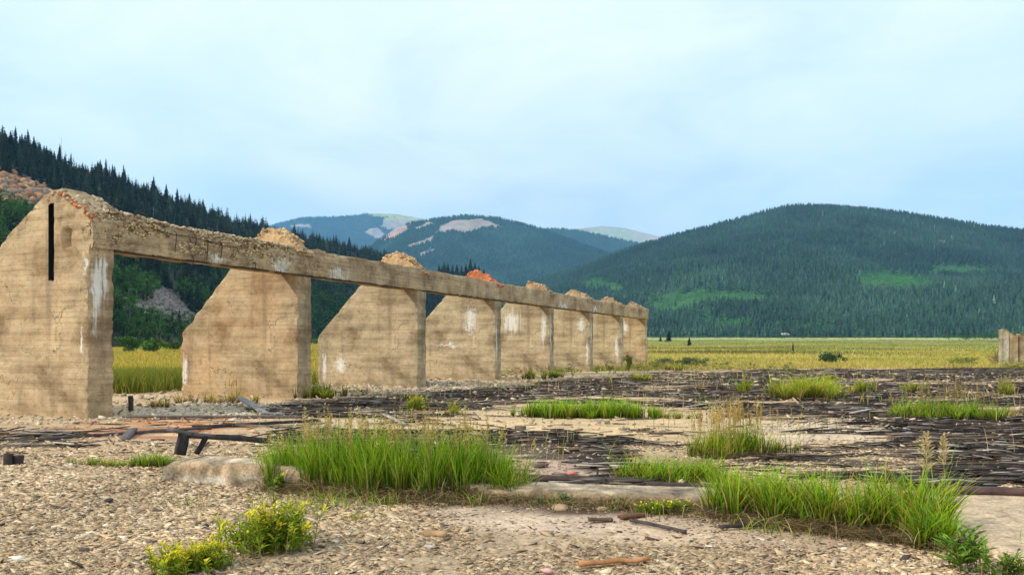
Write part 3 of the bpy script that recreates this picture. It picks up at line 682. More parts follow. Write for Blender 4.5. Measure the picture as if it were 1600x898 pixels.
rst = {0: .30, 1: .9, 2: .05, 3: 0.0, 4: 0.0, 5: .1, 6: .2, 7: .8}
piers = []
for i in range(8):
    pm = concrete('pier_concrete', stains[i], (.9 if i == 0 else .5)+0.5*rst[i], rst[i]*0.6, 0.012, .55, .34)
    # slight offset so the stains of each pier differ
    piers.append(build_pier(i, pm))
M_slotrub = M_rubble
# stumps of the sloping roof ribs on top of the beam
stump_cols = [(0.46, 0.31, 0.17), (0.56, 0.38, 0.20), (0.56, 0.36, 0.19), (0.60, 0.20, 0.09), (0.46, 0.30, 0.17), (0.48, 0.34, 0.2), (0.45, 0.31, 0.18), (0.42, 0.29, 0.18)]
for i in range(1, 8):
    rng = np.random.default_rng(300+i); nx, ny = 44, 16
    gx = np.linspace(-1.95, 0.08, nx); gy = np.linspace(-0.03, TH+0.03, ny)
    X_, Y_ = np.meshgrid(gx, gy, indexing='ij')
    hs = 1.22 if i < 3 else (1.0 if i < 6 else 0.85)
    top = 4.60+hs*np.interp(X_, [-1.95, -1.55, -1.15, -0.8, -0.35, 0.08], [0.0, 0.38, 0.62, 0.55, 0.28, -0.08])
    P_ = np.stack([X_, Y_, top], -1)
    top = top+0.22*n3(P_, 2.6, 40+i, 5)*(top > 4.62)+0.16*np.abs(n3(P_*np.array([0.35, 1.6, .4]), 7, 44+i, 3))-.06
    ed = np.minimum(np.abs(Y_+0.03), np.abs(Y_-TH-0.03)); top = top-0.10*np.clip(0.12-ed, 0, .12)/.12*(0.5+fbm(X_*3, Y_*3, 0, 3, 2))
    T_ = np.stack([X_+0.03*n3(P_, 6, 3, 3), Y_+0.03*n3(P_, 6, 2, 3), np.maximum(top, 4.5)], -1)
    Bt = np.stack([X_, Y_, np.full_like(X_, 4.4)], -1)
    V = [T_.reshape(-1, 3)]; Fs = [gridfaces(nx, ny)]
    for sel, fl in ((np.arange(nx)*ny, True), (np.arange(nx)*ny+ny-1, False), (np.arange(ny), False), ((nx-1)*ny+np.arange(ny), True)):
        b0 = sum(len(q) for q in V); a = T_.reshape(-1, 3)[sel]; b = Bt.reshape(-1, 3)[sel]; s = np.linspace(0, 1, 5)[None, :, None]; Q_ = a[:, None]*(1-s)+b[:, None]*s
        Q_ = Q_+0.02*n3(Q_, 8, 12, 2)[..., None]*np.sin(s*pi); V.append(Q_.reshape(-1, 3)); Fs.append(gridfaces(len(sel), 5, b0, not fl))
    V = np.concatenate(V); cl = np.array(stump_cols[i])*(1+0.5*n3(V*np.array([1, 4, 1]), 3, 66+i, 4))[:, None]
    nr = 260; qi = rng.integers(nx*ny, size=nr); rp = T_.reshape(-1, 3)[qi]; rp[:, 2] -= .015; rk = rocks('tmp', rp, rng.uniform(.02, .085, nr), gcol(nr, stump_cols[i], rng, .4), None, rng, .9, kind=None)
    rv = np.empty(nr*36, np.float32); rk.data.vertices.foreach_get('co', rv); rv = rv.reshape(-1, 3); rf = np.array([list(p.vertices) for p in rk.data.polygons])+len(V); rcl = np.repeat(gcol(nr, stump_cols[i], rng, .45), 12, 0); bpy.data.objects.remove(rk)
    V = np.concatenate([V, rv]); cl = np.concatenate([cl, rcl]); Fs.append(rf)
    o = mk('stump', V, Fs, M_rubble, piers[i], np.clip(cl, .05, .8)); 
    if i == 3: o['label'] = 'orange red broken stump'
    mb = MB()      # exposed bent bars sticking out of the stump
    for q in range(3):
        x0 = rng.uniform(-1.2, -.2); y0 = rng.uniform(.1, .6); z0 = 4.6+rng.uniform(.1, .4)*hs
        mb.tube([(x0, y0, z0-.2), (x0+.02, y0, z0+.15), (x0+rng.uniform(-.1, .1), y0-.06, z0+.26)], 0.009, 5)
    if i < 3: mb.build('rebar', M_rebar, piers[i])
# rubble cap on the first pier (the orange broken slope)
rng = np.random.default_rng(9)
n = 1500; X_ = rng.uniform(-1.35, 0.55, n); Y_ = rng.uniform(0.0, TH+0.35, n)
Zc = np.interp(X_, [-1.35, -1.1, -0.85, -0.2, 0.1], [5.0, 5.12, 5.12, 4.66, 4.42])-0.03+rng.uniform(-.05, .03, n)
Pr = np.stack([X_, Y_, Zc], -1); Pr = Pr[X_ < 0.06]; Rr = rng.uniform(0.02, 0.08, len(Pr))
cr = gcol(len(Pr), (0.52, 0.38, 0.24), rng, .3); o_ = (Pr[:, 0] > -0.75+0.15*rng.normal(0, 1, len(Pr))) & (Pr[:, 1] < 0.35) & (rng.random(len(Pr)) < 0.75); cr[o_] = gcol(o_.sum(), (0.58, 0.17, 0.055), rng, .35); Rr[o_] *= .62
o = rocks('broken_crest', Pr, Rr, cr, M_rubble, rng, .8, kind=None); o.parent = piers[0]; o['label'] = 'orange and tan broken concrete crest'
# beam
LB = 7*LS+TH+0.05
def beam():
    ny = 620; y = np.concatenate([np.linspace(0.07, 9, 200), np.linspace(9, 24, 160)[1:], np.linspace(24, LB, 170)[1:]]); ny = len(y)
    # cross-section loop (x,z), dense
    x0, x1, z0, z1 = -0.62, 0.07, 3.80, 4.64
    sec = []
    def seg(a, b, n): sec.extend([(a[0]+(b[0]-a[0])*t, a[1]+(b[1]-a[1])*t) for t in np.linspace(0, 1, n, endpoint=False)])
    seg((x1, z0), (x1, z1), 20); seg((x1, z1), (x0, z1), 14); seg((x0, z1), (x0, z0), 10); seg((x0, z0), (x1, z0), 8)
    sec = np.array(sec); m = len(sec)
    P_ = np.zeros((ny, m, 3)); P_[..., 0] = sec[None, :, 0]; P_[..., 2] = sec[None, :, 1]; P_[..., 1] = y[:, None]
    near = np.clip((9.2-y+1.5*fbm(y*0.8, y*0, 0, 3, 3))/1.2, 0, 1)[:, None]
    rr = n3(P_, 3.2, 120, 5); r2 = n3(P_, 11, 130, 3)
    right = (sec[:, 0] > 0.06)[None, :]*1.0; topm = (np.abs(sec[:, 1]-z1) < .01)[None, :]*1.0; hi = np.clip((sec[:, 1]-4.1)/.5, 0, 1)[None, :]
    amp = 0.012+near*(0.05)+hi*0.015
    P_[..., 0] += (right+0.0)*(amp*rr+(0.006+near*0.045)*r2-near*0.03*hi)
    corner = np.clip(0.2-(z1-sec[:, 1]), 0, .2)[None, :]/.2*np.clip((sec[:, 0]+0.1)/.17, 0, 1)[None, :]
    P_[..., 0] -= corner*(0.05+0.16*near)*np.clip(0.35+n3(P_, 1.7, 140, 4), 0, 1)
    P_[..., 2] -= corner*(0.06+0.10*near)*np.clip(0.35+n3(P_, 1.7, 140, 4), 0, 1)
    P_[..., 2] += topm*(0.03+0.05*near)*n3(P_, 4, 150, 4)
    bot = (np.abs(sec[:, 1]-z0) < .01)[None, :]*1.0; P_[..., 2] += bot*np.clip(0.05*n3(P_, 3, 160, 4), -.02, .06)
    # cast panels of the beam step slightly at each pier
    sag = 0.03*np.sin(y/LS*2*pi)[:, None]; P_[..., 2] += -np.abs(sag)*0.4
    f = []
    i, j = np.meshgrid(np.arange(ny-1), np.arange(m), indexing='ij'); i = i.ravel(); j = j.ravel()
    f = np.stack([i*m+j, (i+1)*m+j, (i+1)*m+(j+1) % m, i*m+(j+1) % m], 1)
    V = P_.reshape(-1, 3)
    return V, [f, np.arange(m)[None, ::-1].copy(), ((ny-1)*m+np.arange(m))[None]]
bm_mat = concrete('beam_concrete', [('y', 8.0, 10.5, 3.75, 4.2, .9), ('y', 5.5, 7.2, 3.75, 4.25, .9), ('y', 3.2, 4.5, 3.75, 4.1, .9), ('y', 36, 38, 3.7, 4.3, .8), ('y', 29, 33, 3.8, 4.2, .9)], 0.7, 0.15, 0.03, .35, .5)
V, Fs = beam(); bo = mk('beam', V, Fs, bm_mat, ruin, None, True)
# dark board strips under the beam, put in to draw its shadow line
mb = MB(); bv, bf = box_t()
yy = 0.7
rng = np.random.default_rng(5)
while yy < 45:
    L = rng.uniform(1.2, 3.4); mb.add(bv*np.array([0.10, L, 0.045])+np.array([0.005+rng.uniform(-.02, .01), yy+L/2, 3.785]), bf, (0.06, 0.045, 0.035)); yy += L+rng.uniform(0.0, 0.8)
mb.build('shadow_board', M_wood, ruin)
mb = MB()
for (a, b_, h) in ((1.75, 2.9, 4.36), (2.9, 4.0, 4.33), (3.4, 4.6, 4.28)):
    mb.tube([(0.10, a, h+.05), (0.14, a+.25, h+.02), (0.13, (a+b_)/2, h), (0.12, b_-.1, h+.02), (0.10, b_, h-.12)], 0.010, 5)
for yq, z0, z1 in ((2.35, 4.40, 3.95), (3.0, 4.38, 4.15), (3.4, 4.36, 3.85), (3.9, 4.34, 3.95), (2.9, 3.85, 3.6), (5.2, 3.9, 3.7)):
    mb.tube([(0.10, yq, z0+.06), (0.15, yq+.02, z0), (0.125, yq+.03, (z0+z1)/2), (0.12, yq, z1)], 0.011, 5)
mb.tube([(-.02, .55, 4.62), (0.08, .5, 4.70), (0.12, .62, 4.80)], .012, 5); mb.tube([(-.05, 1.2, 4.60), (0.1, 1.25, 4.72), (0.13, 1.4, 4.84)], .012, 5); mb.tube([(-.9, .1, 5.1), (-.85, .05, 5.22), (-.83, .1, 5.3)], .012, 5)
mb.build('rebar', M_rebar, ruin)
# loose rubble lying on the first span, part of the crumbled beam
n = 1500; rng = np.random.default_rng(4); y_ = rng.uniform(0.6, 6.9, n); x_ = rng.uniform(-0.55, 0.04, n)
Pr = np.stack([x_, y_, 4.60+rng.uniform(-.03, .03, n)+0.12*np.clip(1-y_/2.5, 0, 1)], -1)
rb = rocks('crumbled_concrete', Pr, rng.uniform(.015, .06, n)*(1+np.clip(1-y_/2.5, 0, 1)*.6), gcol(n, (0.56, 0.43, 0.28), rng, .3), M_rubble, rng, .7); rb.parent = ruin

n = 2600; rng = np.random.default_rng(14); y_ = rng.uniform(0.25, 9.0, n)*rng.uniform(.5, 1, n); z_ = rng.uniform(3.95, 4.58, n); k = fbm(y_*1.5, z_*2.5, 0, 21, 4)+.25*(z_-4.2)-.02*y_ > -.10; y_, z_ = y_[k], z_[k]; n = len(y_)
cb2 = gcol(n, (0.62, 0.47, 0.27), rng, .3); cb2[rng.random(n) < .3] *= .4
rb2 = rocks('exposed_aggregate', np.stack([np.full(n, .055)-.05*np.clip(z_-4.4, 0, 1), y_, z_], -1), rng.uniform(.012, .045, n), cb2, M_rubble, rng, .8); rb2.parent = ruin

# far right fragment of a second row of walls
Pw = G(1567, 572); rwall = empty('concrete_wall_fragment', (Pw[0], Pw[1], 0), radians(-4)); tag(rwall, 'tan concrete wall fragment with a pale end at the right edge of the meadow', 'wall')
rw_mat = concrete('wall_concrete', [('x', 0, .5, 0, 3, .3)], 0.6, 0.3, .02)
def slab(name, x0, x1, y0, y1, tops, mat, parent, seed=0):
    n = 24; gx = np.linspace(x0, x1, n); zt = np.interp(gx, np.linspace(x0, x1, len(tops)), tops)+0.03*fbm(gx*3, gx*0, 0, seed, 3); m = 14
    Xg = np.repeat(gx[:, None], m, 1); Zg = -.3+(zt[:, None]+.3)*np.linspace(0, 1, m)[None]; A = np.stack([Xg, np.full_like(Xg, y0), Zg], -1); A[..., 1] += .02*n3(A, 2, seed, 3); B = A.copy(); B[..., 1] += y1-y0
    V = np.concatenate([A.reshape(-1, 3), B.reshape(-1, 3)]); Fs = [gridfaces(n, m), gridfaces(n, m, n*m, True)]
    for sel, fl in ((np.arange(m), False), ((n-1)*m+np.arange(m), True), (np.arange(n)*m+m-1, False)):
        k = np.stack([sel[:-1], sel[1:], sel[1:]+n*m, sel[:-1]+n*m], 1); Fs.append(k if fl else k[:, ::-1])
    return mk(name, V, Fs, mat, parent)
slab('end_post', 0.0, 0.42, -0.05, 0.65, [2.95, 3.0, 2.85], concrete('pale_concrete', [('x', -1, 3, 0, 3.2, 0)], 0.1, 0, .02), rwall, 2)
slab('wall_panel', 0.43, 1.22, 0.06, 0.5, [2.85, 2.6, 2.5], rw_mat, rwall, 3)
slab('wall_panel', 1.30, 6.5, 0.0, 0.5, [2.6, 2.75, 2.7, 2.6], rw_mat, rwall, 4)
slab('joint', 1.215, 1.305, 0.2, 0.5, [2.5, 2.5], M_dark, rwall, 5)

# ------------------------------------------------------------------ ledge (broken kerb of the old floor) and slab
def ledge():
    sp = np.array([(-4.15, 9.50, 0.25, 0.75), (-3.3, 9.20, 0.26, .55), (-1.5, 8.66, 0.22, .5), (0.0, 8.22, 0.14, .55), (0.64, 8.08, 0.12, .6), (1.89, 7.90, 0.11, .62), (3.1, 7.78, 0.09, .6)])
    s = np.linspace(0, 1, 260); kk = np.linspace(0, 1, len(sp)); q = np.stack([np.interp(s, kk, sp[:, c]) for c in range(4)], 1)
    x, y, h, wd = q.T; h = h+0.015*fbm(x*3, y*0, 0, 3, 3)
    m = 22; t = np.linspace(0, 1, m); V = np.zeros((len(s), m, 3))
    # section: front face up, top, back face down
    for j, tj in enumerate(t):
        if tj < .35: a = tj/.35; yy_ = y-0.02*(1-a); zz_ = -0.15+(h+0.15)*a
        elif tj < .8: a = (tj-.35)/.45; yy_ = y+wd*a; zz_ = h+0*a
        else: a = (tj-.8)/.2; yy_ = y+wd; zz_ = h-(h+.15)*a
        V[:, j, 0] = x; V[:, j, 1] = yy_; V[:, j, 2] = zz_
    d = n3(V, 5, 20, 5); left = np.clip((-2.8-V[..., 0])/.6, 0, 1)
    V[..., 1] -= d*(0.03+0.06*left)*(t < .45)[None]; V[..., 2] += d*(0.010+0.02*left)*(t > .3)[None]*(t < .9)[None]-.07*np.clip((-3.8-V[..., 0])/.3, 0, 1)*(t > .3)[None]
    front = ((t > .22) & (t < .45))[None]*1.0; V[..., 2] -= front*np.clip(n3(V, 2.3, 29, 4), 0, 1)*0.09*(1+left)
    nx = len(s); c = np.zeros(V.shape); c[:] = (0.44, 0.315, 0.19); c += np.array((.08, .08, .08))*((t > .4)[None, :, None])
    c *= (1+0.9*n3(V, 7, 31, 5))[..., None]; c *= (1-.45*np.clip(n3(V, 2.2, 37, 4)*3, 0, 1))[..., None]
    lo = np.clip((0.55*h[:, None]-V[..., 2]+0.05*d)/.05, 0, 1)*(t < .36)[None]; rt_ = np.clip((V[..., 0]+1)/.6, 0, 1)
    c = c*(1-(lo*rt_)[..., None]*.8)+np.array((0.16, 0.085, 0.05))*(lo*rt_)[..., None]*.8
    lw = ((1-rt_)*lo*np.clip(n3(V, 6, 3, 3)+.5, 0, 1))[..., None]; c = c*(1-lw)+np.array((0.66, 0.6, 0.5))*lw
    Fs = [gridfaces(nx, m, flip=True), (np.arange(m))[None], ((nx-1)*m+np.arange(m))[None, ::-1].copy()]
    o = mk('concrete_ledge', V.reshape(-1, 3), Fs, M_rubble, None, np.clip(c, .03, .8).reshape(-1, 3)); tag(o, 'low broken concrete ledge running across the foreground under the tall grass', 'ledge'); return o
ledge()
def sheet(name, poly, z, col, mat=M_rubble, step=.07):
    xs_, ys_ = zip(*poly); gx = np.arange(min(xs_), max(xs_), step); gy = np.arange(min(ys_), max(ys_), step); X_, Y_ = np.meshgrid(gx, gy, indexing='ij')
    w_ = 0.12*fbm(X_*2, Y_*2, 0, 61, 3); ins = inpoly(X_+w_, Y_+w_, poly)
    Z_ = ground_z(X_, Y_)*0.3+np.where(ins, z, -0.10)+.004*fbm(X_*3, Y_*3, 0, 4, 3); c = np.zeros(X_.shape+(3,)); c[:] = col; c *= (1+.16*fbm(X_*1.2, Y_*3, 0, 62, 4))[..., None]
    o = mk(name, np.stack([X_, Y_, Z_], -1).reshape(-1, 3), gridfaces(len(gx), len(gy)), mat, None, c.reshape(-1, 3), True); return tag(o, kind='structure')
sheet('concrete_slab', [(3.85, 8.25), (8.5, 8.55), (9.0, 4.0), (3.75, 4.0), (3.55, 6.3)], 0.07, (0.56, 0.41, 0.265))

# ------------------------------------------------------------------ stone chips (uncountable)
def chips(name, X, Y, S_, cols, rng, tilt=0.25, thick=0.16, zoff=0.0, gz=None):
    n = len(X); k = 4; a = np.arange(k)*2*pi/k+rng.uniform(0, 6.28, (n, 1))+rng.uniform(-.5, .5, (n, k)); r = S_[:, None]*rng.uniform(0.65, 1.4, (n, k))
    el = rng.uniform(0.2, 0.55, (n, 1)); th = rng.normal(0, 0.5, n)[:, None]
    x = r*np.cos(a); y = r*np.sin(a)*el; x, y = x*np.cos(th)-y*np.sin(th), x*np.sin(th)+y*np.cos(th)
    tx = rng.normal(0, tilt, (n, 1)); ty = rng.normal(0, tilt, (n, 1)); h = (S_*thick*rng.uniform(.6, 1.6, n))[:, None]
    zb = (ground_z(X, Y) if gz is None else gz)[:, None]+zoff+np.abs(tx)*S_[:, None]*.25+np.abs(ty)*S_[:, None]*.25
    z = x*tx+y*ty
    top = np.stack([X[:, None]+x*.98, Y[:, None]+y*.98, zb+z+h*rng.uniform(.85, 1.15, (n, k))], -1); bot = np.stack([X[:, None]+x, Y[:, None]+y, zb+z-h*0.3], -1)
    V = np.concatenate([top, bot], 1).reshape(-1, 3); b0 = (np.arange(n)*2*k)[:, None]
    tf = b0+np.arange(k)[None]; sf = np.concatenate([np.stack([b0[:, 0]+j, b0[:, 0]+k+j, b0[:, 0]+k+(j+1) % k, b0[:, 0]+(j+1) % k], 1) for j in range(k)])
    return mk(name, V, [tf, sf], M_chip, None, np.repeat(cols, 2*k, 0))
rc_ = np.random.default_rng(77)
n = 1100000; v_ = 905-rc_.uniform(0, 1, n)**1.0*200; u_ = rc_.uniform(-60, 1660, n)
# choose uniformly over the ground, thinned with distance
Y_ = rc_.uniform(5.2, 13.5, n); X_ = rc_.uniform(-1, 1, n)*(0.70*Y_+0.3); keep = rc_.random(n) < (Y_/13.5)*np.interp(Y_, [5, 9, 11, 13.5], [1, 1, .8, .35])
X_, Y_ = X_[keep], Y_[keep]; u_, v_ = px(X_, Y_, 0); uw, vw = warp(u_, v_, X_, Y_)
smooth_ = np.maximum.reduce([ell(uw, vw, 880, 812, 240, 32), ell(uw, vw, 1180, 838, 200, 24)*.9, (X_ > 3.55)*(Y_ < 8.4)*1.0, ell(uw, vw, 940, 725, 190, 30)*.7, (darkmask(X_, Y_))*.85])
line = 9.5-0.33*(X_+4.15); onledge = (Y_ > line-.0) & (Y_ < line+.7) & (X_ > -4.15)
dens = (1-0.86*smooth_)*np.where((X_ > -4.2) & (Y_ > line), 0.35, 1.0)*np.clip(0.78+fbm(X_*.9, Y_*1.5, 0, 88, 4)*1.5, .10, 1)
keep = (rc_.random(len(X_)) < dens*0.85) & ~onledge; X_, Y_, sm = X_[keep], Y_[keep], smooth_[keep]
S_ = np.exp(rc_.normal(math.log(0.0150), 0.50, len(X_)))*np.where(sm > .4, .62, 1.0)*np.interp(Y_, [5, 7, 13], [.95, 1.05, 1.4]); bigc = (rc_.random(len(X_)) < .05) & (sm < .4); S_ = np.where(bigc, S_*rc_.uniform(1.4, 2.2, len(X_)), S_); S_ = np.clip(S_, .005, .06)
base = np.array([(0.56, 0.40, 0.235), (0.64, 0.49, 0.31), (0.42, 0.285, 0.16), (0.50, 0.36, 0.225), (0.27, 0.18, 0.115), (0.72, 0.61, 0.46), (0.09, 0.065, 0.05)])
pick = rc_.choice(7, len(X_), p=[.30, .17, .18, .14, .12, .03, .06]); cols = base[pick]*rc_.uniform(.75, 1.2, (len(X_), 1))*(1+.35*fbm(X_*.7, Y_*1.2, 0, 83, 4))[:, None]
cols[(sm > .4) & (rc_.random(len(X_)) < .5)] *= .35
o = chips('stone_chips', X_, Y_, S_, cols, rc_, .22, .13); tag(o, 'layer of tan stone chips covering the foreground', 'gravel', kind='stuff')
# paler rubble by the piers and scattered over the floor
n = 60000; Y_ = rc_.uniform(11, 45, n); X_ = rc_.uniform(-1, 1, n)*Y_*.68; u_, v_ = px(X_, Y_, 0); uw, vw = warp(u_, v_, X_, Y_)
d1 = .8*np.maximum.reduce([ell(uw, vw, 330, 640, 110, 14), ell(uw, vw, 90, 662, 160, 9), ell(uw, vw, 620, 604, 160, 8), ell(uw, vw, 1250, 668, 110, 10)*.8]); dmk = darkmask(X_, Y_); d = 0.16+0.84*d1*(Y_ < field_edge(X_)-.5)
k = rc_.random(n) < d; X_, Y_, d1 = X_[k], Y_[k], d1[k]; S_ = np.exp(rc_.normal(math.log(.030), .45, len(X_)))*np.interp(Y_, [12, 40], [.8, 1.8]); cols = np.where((d1 > .4)[:, None], np.array([(0.56, 0.46, 0.33)]), np.array([(0.54, 0.41, 0.27)]))*rc_.uniform(.65, 1.25, (len(X_), 1))
cols[rc_.random(len(X_)) < .25] *= .4
rr_ = ell(*px(X_, Y_, 0), 240, 670, 170, 13) > rc_.uniform(.1, 1, len(X_)); S_[rr_] *= .6; cols[rr_] = np.array((0.46, 0.13, 0.06))*rc_.uniform(.6, 1.3, (rr_.sum(), 1))
o = chips('concrete_crumbs', X_, Y_, S_, cols, rc_, .35, .3, zoff=.012); tag(o, 'pale crumbs of concrete scattered along the foot of the piers', 'rubble', kind='stuff')

# ------------------------------------------------------------------ wooden strips
rw = np.random.default_rng(55)
def strips_mesh(name, X, Y, Z, L, W, H, A, B, cols):
    bv, bf = box_t(); n = len(X); sx_ = rw.uniform(0.8, 1.0, (n, 1))
    # three stations so strips can bend a little
    st = np.array([-.5, 0, .5]); V = np.zeros((n, 12, 3)); bend = rw.normal(0, .018, n)*L; bz = rw.uniform(0, .02, n)*L
    for i, s in enumerate(st):
        for j, (yy_, zz_) in enumerate(((-.5, -.5), (.5, -.5), (.5, .5), (-.5, .5))):
            e = 1.0 if i == 1 else rw.uniform(.55, 1.0, n)
            V[:, i*4+j, 0] = s*L; V[:, i*4+j, 1] = yy_*W*e+(bend if i == 1 else 0); V[:, i*4+j, 2] = zz_*H*e+(bz if i == 1 else 0)
    ca, sa = np.cos(A)[:, None], np.sin(A)[:, None]; x = V[..., 0]*ca-V[..., 1]*sa; y = V[..., 0]*sa+V[..., 1]*ca; z = V[..., 2]+V[..., 0]*B[:, None]
    P_ = np.stack([x+X[:, None], y+Y[:, None], z+Z[:, None]], -1)
    f = []
    for i in range(2):
        for j in range(4): f.append((i*4+j, i*4+(j+1) % 4, (i+1)*4+(j+1) % 4, (i+1)*4+j))
    f += [(3, 2, 1, 0), (8, 9, 10, 11)]; f = np.array(f)
    F2 = (f[None]+(np.arange(n)*12)[:, None, None]).reshape(-1, 4)
    return P_, F2, f
n = 90000
Yc = 9.0+(58-9.0)*rw.random(n)**1.25; Xc = rw.uniform(-0.72, 0.78, n)*Yc
dm = darkmask(Xc, Yc); dens = np.clip(0.56+fbm(Xc*.5, Yc*1.4, 0, 97, 5)*2.1, .03, 1); acc = dm*dens+(1-dm)*0.012*(Yc < field_edge(Xc)-1)
uq, vq = px(Xc, Yc, 0); acc = np.maximum(acc, .5*ell(uq, vq, 300, 668, 170, 12)*(rw.random(n) < .10)); acc = np.maximum(acc, .55*ell(uq, vq, 920, 678, 160, 8)*(rw.random(n) < .12)); acc = np.maximum(acc, .5*ell(uq, vq, 380, 700, 150, 8)*(rw.random(n) < .08))
acc = acc*np.where((uq < 1015), np.clip((vq-np.interp(uq, [0, 180, 487, 667, 783, 1012], [662, 656, 630, 612, 600, 583]))/3, 0, 1), 1)
line = 9.5-0.33*(Xc+4.15); acc = acc*(Yc > line+.9)
k = rw.random(n) < acc; Xc, Yc = Xc[k], Yc[k]; n = len(Xc)
L = np.clip(np.exp(rw.normal(math.log(.42), .6, n)), .10, 3.0)*np.interp(Yc, [9, 20, 60], [.75, 1.0, 1.5]); Wd = rw.uniform(.010, .042, n)*np.interp(Yc, [9, 30, 60], [.9, 1.2, 1.8]); Ht = rw.uniform(.008, .022, n)
bb = rw.random(n) < .025; Wd = np.where(bb, Wd*rw.uniform(2.5, 4.5, n), Wd); L = np.where(bb, np.clip(L, .5, 1.8), L); Ht = np.where(bb, .02, Ht)
A = rw.normal(0.02, .24, n)+np.where(rw.random(n) < .20, rw.uniform(-1.4, 1.4, n), 0); B = rw.normal(0, .05, n)
pal = np.array([(0.034, 0.025, 0.020), (0.060, 0.043, 0.033), (0.018, 0.014, 0.012), (0.16, 0.13, 0.11), (0.34, 0.29, 0.24), (0.17, 0.10, 0.06)]); cp = pal[rw.choice(6, n, p=[.31, .23, .19, .15, .06, .06])]*rw.uniform(.75, 1.3, (n, 1))
isred = ell(*px(Xc, Yc, 0), 240, 672, 170, 13) > rw.uniform(.2, 1, n); cp[isred & (rw.random(n) < .22)] = (0.30, 0.075, 0.04)
Zc = ground_z(Xc, Yc)+Ht/2+rw.uniform(0.0, .06, n)*darkmask(Xc, Yc)
uq, vq = px(Xc, Yc, Zc); show = np.where((uq > 0) & (uq < 1600), L*Wd**.5/Yc**1.6, 0)
big = np.zeros(n, bool); big[np.argsort(-show)[:285]] = True
P_, F2, f1 = strips_mesh('x', Xc, Yc, Zc, L, Wd, Ht, A, B, cp)
s = ~big; m_ = s.sum()
o = mk('wooden_strips', P_[s].reshape(-1, 3), (f1[None]+(np.arange(m_)*12)[:, None, None]).reshape(-1, 4), M_wood, None, np.repeat(cp[s], 12, 0)); tag(o, 'thick litter of dark weathered wooden strips covering the old floor', 'wood debris', kind='stuff')
for i in np.where(big)[0]:
    c0 = np.array([Xc[i], Yc[i], Zc[i]]); o = mk('wooden_strip', P_[i]-c0, f1, M_wood, None, cp[i]); o.location = c0
    zc = 'left of the ledge below the first pier' if uq[i] < 260 else ('behind the left half of the central grass' if uq[i] < 620 else ('behind the right half of the central grass' if uq[i] < 830 else ('on the bare patch between the two big grass clumps' if uq[i] < 1000 else ('behind the light green low tuft' if uq[i] < 1180 else ('behind the wide grass clump below the feathery plumes' if uq[i] < 1490 else 'behind the slab timber at the right edge')))))
    shd = 'pale grey' if cp[i].sum() > .6 else ('grey' if cp[i].sum() > .3 else 'black'); lb = shd+' wooden strip '+('long ' if L[i] > 1 else '')+zc; lb = lb.replace(' wooden strip long ', ' long wooden strip ') ; gp = shd+' wooden strips '+zc
    tag(o, lb, 'wood strip', gp)

# ------------------------------------------------------------------ named single pieces
def board(name, p0, p1, wd, th, col, label, cat, roll=0.0, group=None, seg=10, parent=None, rough=.006):
    p0 = np.array(p0, float); p1 = np.array(p1, float); d = p1-p0; L = np.linalg.norm(d); d /= L
    s = np.cross(d, [0, 0, 1.0]) if abs(d[2]) < .98 else np.array([1., 0, 0]); s /= np.linalg.norm(s)+1e-9; up = np.cross(s, d); s, up = s*cos(roll)+up*sin(roll), up*cos(roll)-s*sin(roll)
    t = np.linspace(0, 1, seg); ring = [(-.5, -.5), (0, -.52), (.5, -.5), (.5, .5), (0, .52), (-.5, .5)]; V = []
    for ti in t:
        for a, b in ring: V.append(p0+d*L*ti+s*a*wd*(1+.0)+up*b*th)
    V = np.array(V)+0; c0 = (p0+p1)/2; c0[2] = min(p0[2], p1[2]); nn = np.stack([n3(V*1.0, 9, 5, 3), n3(V, 9, 6, 3), n3(V, 9, 7, 3)], 1); V = V+nn*rough*2
    k = 6; i, j = np.meshgrid(np.arange(seg-1), np.arange(k), indexing='ij'); i = i.ravel(); j = j.ravel(); f = np.stack([i*k+j, i*k+(j+1) % k, (i+1)*k+(j+1) % k, (i+1)*k+j], 1)
    V = V if parent is not None else V-c0
    cl = np.array(col)*(1+.3*n3(V, 12, 3, 3))[:, None]
    o = mk(name, V, [f, np.arange(k)[None, ::-1].copy(), ((seg-1)*k+np.arange(k))[None]], M_wood, parent, cl)
    if parent is None: o.location = c0; tag(o, label, cat, group)
    return o
# propped charred plank on two leaning legs
tr = empty('broken_trestle', (-3.95, 9.9, .28)); tag(tr, 'charred broken wooden trestle with two leaning legs on the left end of the ledge', 'trestle')
DKW = (0.035, 0.03, 0.03)
def rel(u, v, Y): return np.array([(u-800)/F*Y, Y, EYE-(v-HV)/F*Y])-np.array([-3.95, 9.9, .28])
board('leg', rel(281, 710, 9.75), rel(288, 676, 9.8), .13, .06, DKW, '', '', parent=tr, roll=1.57)
board('leg', rel(307, 709, 9.95), rel(323, 680, 10.0), .06, .06, DKW, '', '', parent=tr)
board('top_plank', rel(266, 671, 9.7), rel(330, 682, 10.15), .16, .045, (0.12, 0.10, 0.095), '', '', parent=tr, rough=.012)
board('long_rail', rel(296, 679, 9.85), rel(420, 688, 11.6), .09, .07, (0.05, 0.042, 0.04), '', '', parent=tr, rough=.012)
def gp(u, v, z=.03): x, y, _ = G(u, v, 0); return (x, y, z)
board('fallen_timber', gp(820, 752, .05), gp(1005, 760, .05), .08, .07, (0.06, 0.045, 0.04), 'dark timber lying along the back of the ledge left of the small grass tuft', 'timber', seg=20)
board('fallen_timber', gp(1010, 763, .05), gp(1150, 770, .05), .08, .06, (0.07, 0.052, 0.045), 'dark timber along the back of the ledge ending at the right grass clump', 'timber', seg=20)
board('fallen_timber', gp(1475, 779, .10), gp(1680, 787, .10), .09, .08, (0.10, 0.06, 0.055), 'dark reddish timber lying along the back of the bare slab at right', 'timber', seg=20)
